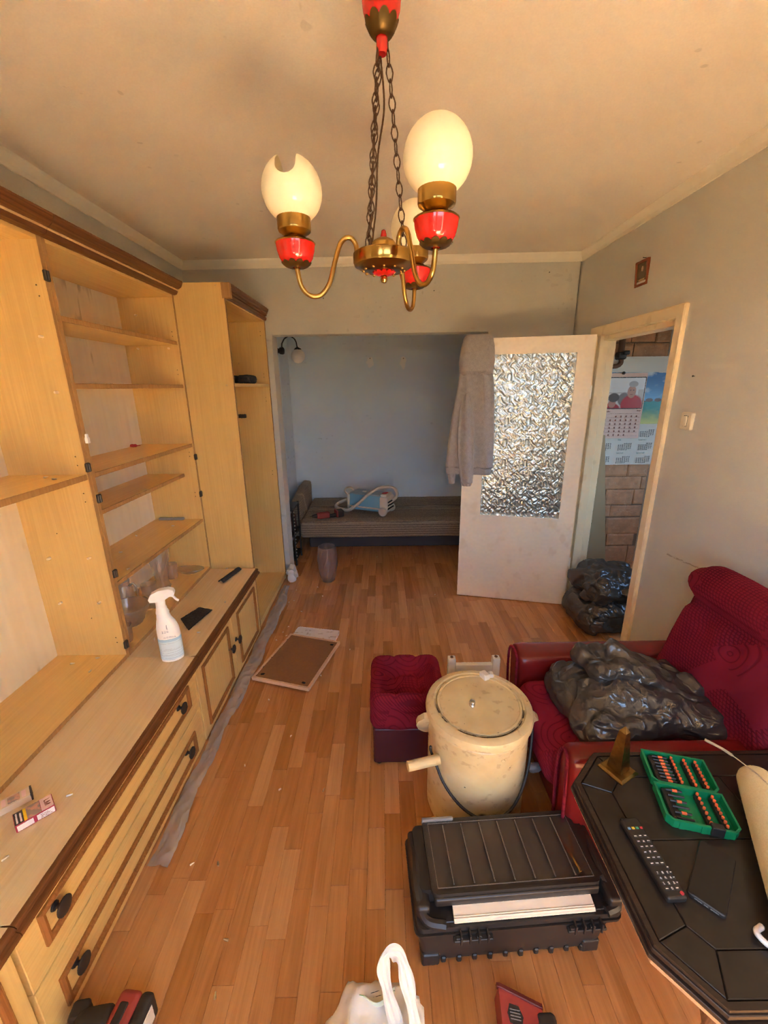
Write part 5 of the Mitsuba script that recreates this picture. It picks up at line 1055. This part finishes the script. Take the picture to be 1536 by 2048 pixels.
# crystal glass in the lower bay of the shelf hutch
GZ = .5105
def glass(name, label, cat_, prof, at, cut=None, n=48, squash=1.):
    k = thing(name, label, cat_); m = lathe(dense(np.array(prof, float)), n)
    if cut: m = disp(m, cut)
    m.vertices[:, 1] *= squash
    if m.volume < 0: m.invert()
    put(k, mov(m, at[0], at[1], GZ), 'mat_crystal', 30); return k
def cutter(f, a_, z0, z1):
    def fn(v, n):
        t = np.arctan2(v[:, 1], v[:, 0]); out = (n[:, 0] * v[:, 0] + n[:, 1] * v[:, 1]) > 0
        return np.where(out & (v[:, 2] > z0) & (v[:, 2] < z1), -a_ * np.abs(np.sin(t * f + v[:, 2] * 40)) + a_ * .6 * np.abs(np.sin(t * f - v[:, 2] * 60)), 0)
    return fn
glass('crystal_vase', 'tall flared cut crystal vase under the lowest shelf of the hutch', 'vase', [(0, 0), (.042, 0), (.044, .01), (.034, .05), (.040, .10), (.058, .20), (.068, .262), (.063, .262), (.054, .20), (.034, .10), (.024, .05), (0, .04)], (-1.345, 2.33), cutter(7, .004, .05, .24))
glass('crystal_bowl', 'broad cut crystal bowl standing nearest the front of the hutch', 'bowl', [(0, 0), (.055, 0), (.060, .008), (.082, .05), (.098, .09), (.100, .102), (.094, .100), (.078, .052), (.050, .014), (0, .012)], (-1.315, 1.93), cutter(9, .004, .01, .09))
glass('goblet', 'short-stemmed glass goblet between the bowl and the tall vase', 'glass', [(0, 0), (.036, 0), (.036, .004), (.010, .012), (.008, .045), (.024, .065), (.038, .09), (.041, .14), (.039, .14), (.034, .09), (.018, .07), (0, .066)], (-1.292, 2.10), cutter(5, .0015, .07, .12))
k = glass('glass_jug', 'clear glass jug with a loop handle at the back of the hutch', 'jug', [(0, 0), (.045, 0), (.048, .01), (.056, .06), (.050, .11), (.040, .14), (.043, .16), (.040, .16), (.036, .14), (.046, .11), (.052, .06), (.042, .014), (0, .012)], (-1.435, 2.09))
put(k + '__handle', mov(tube(spline([(.045, 0, .135), (.075, -.01, .15), (.090, -.01, .11), (.080, -.01, .06), (.054, 0, .045)], 6), .006, 10), -1.435, 2.09, GZ), 'mat_crystal', True)
glass('glass_boat_dish', 'flat boat-shaped glass dish at the wardrobe end of the hutch', 'dish', [(0, 0), (.04, 0), (.065, .012), (.098, .030), (.096, .034), (.06, .016), (0, .006)], (-1.275, 2.535), cutter(8, .002, .004, .03), squash=.55)
glass('tumbler', 'small glass tumbler in the near front corner of the hutch', 'glass', [(0, 0), (.030, 0), (.032, .004), (.036, .085), (.0335, .085), (.029, .010), (0, .008)], (-1.245, 1.765), cutter(6, .002, .01, .05))
glass('tumbler', 'small cut tumbler beside the tall vase, toward the wardrobe', 'glass', [(0, 0), (.030, 0), (.032, .004), (.038, .095), (.0355, .095), (.029, .010), (0, .008)], (-1.355, 2.47), cutter(6, .002, .01, .07))
# dark things on the wardrobe shelf, a red flower, bits and pieces
for lab_, x, w_ in (('left dark shoe insole heap on the wardrobe shelf', -1.045, .10), ('right dark fabric bundle on the wardrobe shelf', -.935, .10)):
    k = thing('dark_bundle', lab_.replace('shoe insole heap', 'fabric bundle'), 'cloth'); put(k, disp(soft(x - w_ / 2, x + w_ / 2, 2.98, 3.16, 1.7025, 1.757, .025, .01), lambda v, n: .014 * (meshkit.fbm(v * 24, 3, 2) - .5) * np.clip((v[:, 2] - 1.7025) / .01, 0, 1)), 'mat_cloth_black', True)
k = thing('red_flower', 'small red plastic flower lying on the third shelf of the hutch', 'ornament')
put(k + '__petals', mov(cat([mov(trimesh.creation.icosphere(1, .009), .011 * math.cos(a), .011 * math.sin(a), .0085) for a in np.arange(5) * 1.257]), -1.47, 2.50, 1.3452), 'mat_red_plastic', True)
put(k + '__stem', tube([(-1.468, 2.52, 1.350), (-1.462, 2.555, 1.348)], .0022, 6), 'mat_red_plastic', True)
k = thing('metal_bar', 'grey metal bar at the back of the lowest shelf of the hutch', 'bar')
put(k, box(-1.46, -1.30, 2.612, 2.632, .8522, .868, .002), 'mat_steel_grey', False); plain('steel_grey', (.25, .24, .22), .4)
k = thing('white_clip', 'white plastic clip stuck on the front edge between the two hutches', 'clip')
put(k, cat([rbox(HX + .0002, HX + .012, 1.682, 1.700, 1.468, 1.492, .003), rbox(HX + .002, HX + .010, 1.684, 1.698, 1.49, 1.505, .003)]), 'mat_white_plastic', 30)
pinm = lathe([(0, 0), (.0035, 0), (.0035, .010), (.0025, .0115), (.0025, .016), (0, .016)], 10)
def loose(label, group, x, y, z, a): 
    k = thing('shelf_peg', label, 'peg', group); put(k, mov(rot(rot(pinm, (0, 1, 0), 90), (0, 0, 1), a), x, y, z + .0036), 'mat_pin_metal', 40)
for x, y, z, l_ in ((-1.009, .795, CZ, 'metal shelf peg on the cabinet top, nearer than the cigarette packs'), (-.969, .976, CZ, 'metal shelf peg on the cabinet top just past the white and red cigarette pack'),
        (-1.129, 1.80, CZ, 'metal shelf peg behind the spray bottle by the hutch'), (-.945, 1.858, CZ, 'metal shelf peg in front of the flat black cloth'), (-.913, 2.164, CZ, 'metal shelf peg near the cabinet edge between the two black cloths'),
        (-1.071, 2.63, CZ, 'metal shelf peg at the foot of the wardrobe side panel'), (-1.389, 1.592, .5102, 'metal shelf peg at the far back of the near hutch floor'), (-1.267, 1.532, .5102, 'nearest metal shelf peg on the near hutch floor'), (-1.302, 1.630, .5102, 'metal shelf peg on the near hutch floor close to its side panel'),
        (-1.300, 1.589, 1.3482, 'left metal peg on the single shelf of the near hutch'), (-1.246, 1.559, 1.3482, 'right metal peg on the single shelf of the near hutch'), (-1.317, 2.485, .8522, 'metal shelf peg near the wardrobe end of the lowest hutch shelf'),
        (-1.215, 1.83, .8522, 'metal shelf peg at the near front of the lowest hutch shelf'), (-1.432, 2.306, .8522, 'metal shelf peg at the back middle of the lowest hutch shelf'), (-1.384, 2.051, .8522, 'metal shelf peg left of the middle of the lowest hutch shelf'),
        (-.721, 1.102, 0., 'metal peg on the floor right beside the end of the plastic film'), (-.616, 1.099, 0., 'metal peg on the floor, second one out from the end of the plastic film'), (-.504, .883, 0., 'metal peg alone on the floor between the drawers and the toolbox'),
        (-.496, .750, 0., 'metal peg on the floor nearest the bottom edge, right of the black tool'), (-.273, 1.387, 0., 'metal peg on the floor left of the pouf')):
    loose(l_, 'loose metal shelf pegs', x, y, z, rng.uniform(0, 180))
for x, y in ((-.573, 3.317), (-.511, 3.151), (-.641, 2.904), (-.735, 3.081), (-.771, 3.057), (-.698, 2.693), (-.722, 2.622), (-.745, 2.524), (-.687, 2.577), (-.386, 2.146), (-.651, 1.523), (-.473, 1.69), (-.75, 3.266), (-.063, 3.98), (-.315, 3.95), (-.461, 1.40), (-.65, 1.948), (-.229, 2.404), (.428, 3.152)):
    k = thing('crumb', 'small pale crumb of debris on the laminate floor', 'crumb', 'crumbs of debris on the floor')
    put(k, mov(rot(disp(box(-.006, .006, -.003, .003, 0, .005, .001), lambda v, n: nr.uniform(-.001, .0006, len(v))), (0, 0, 1), rng.uniform(0, 180)), x, y, .0012), 'mat_crumb', False)
plain('crumb', (.74, .64, .50), .6)
for lab_, x, z in (('nail above the doorway to the alcove, below the chandelier on its right', .41, 2.364), ('nail high on the far wall in the right corner', 1.26, 2.472), ('nail above the alcove opening beside the wardrobe', -.435, 2.327)):
    k = thing('nail', lab_, 'nail'); put(k, mov(rot(lathe([(0, -.004), (.0016, -.004), (.0016, .008), (.004, .0085), (.004, .010), (0, .0105)], 10), (1, 0, 0), 90), x, yb(x), z), 'mat_iron_black', 30)
k = thing('nail', 'bare nail in the right wall above the light switch', 'nail'); put(k, mov(rot(lathe([(0, -.004), (.0016, -.004), (.0016, .008), (.004, .0085), (.004, .010), (0, .0105)], 10), (0, 1, 0), -90), XR, 2.095, 1.704), 'mat_iron_black', 30)
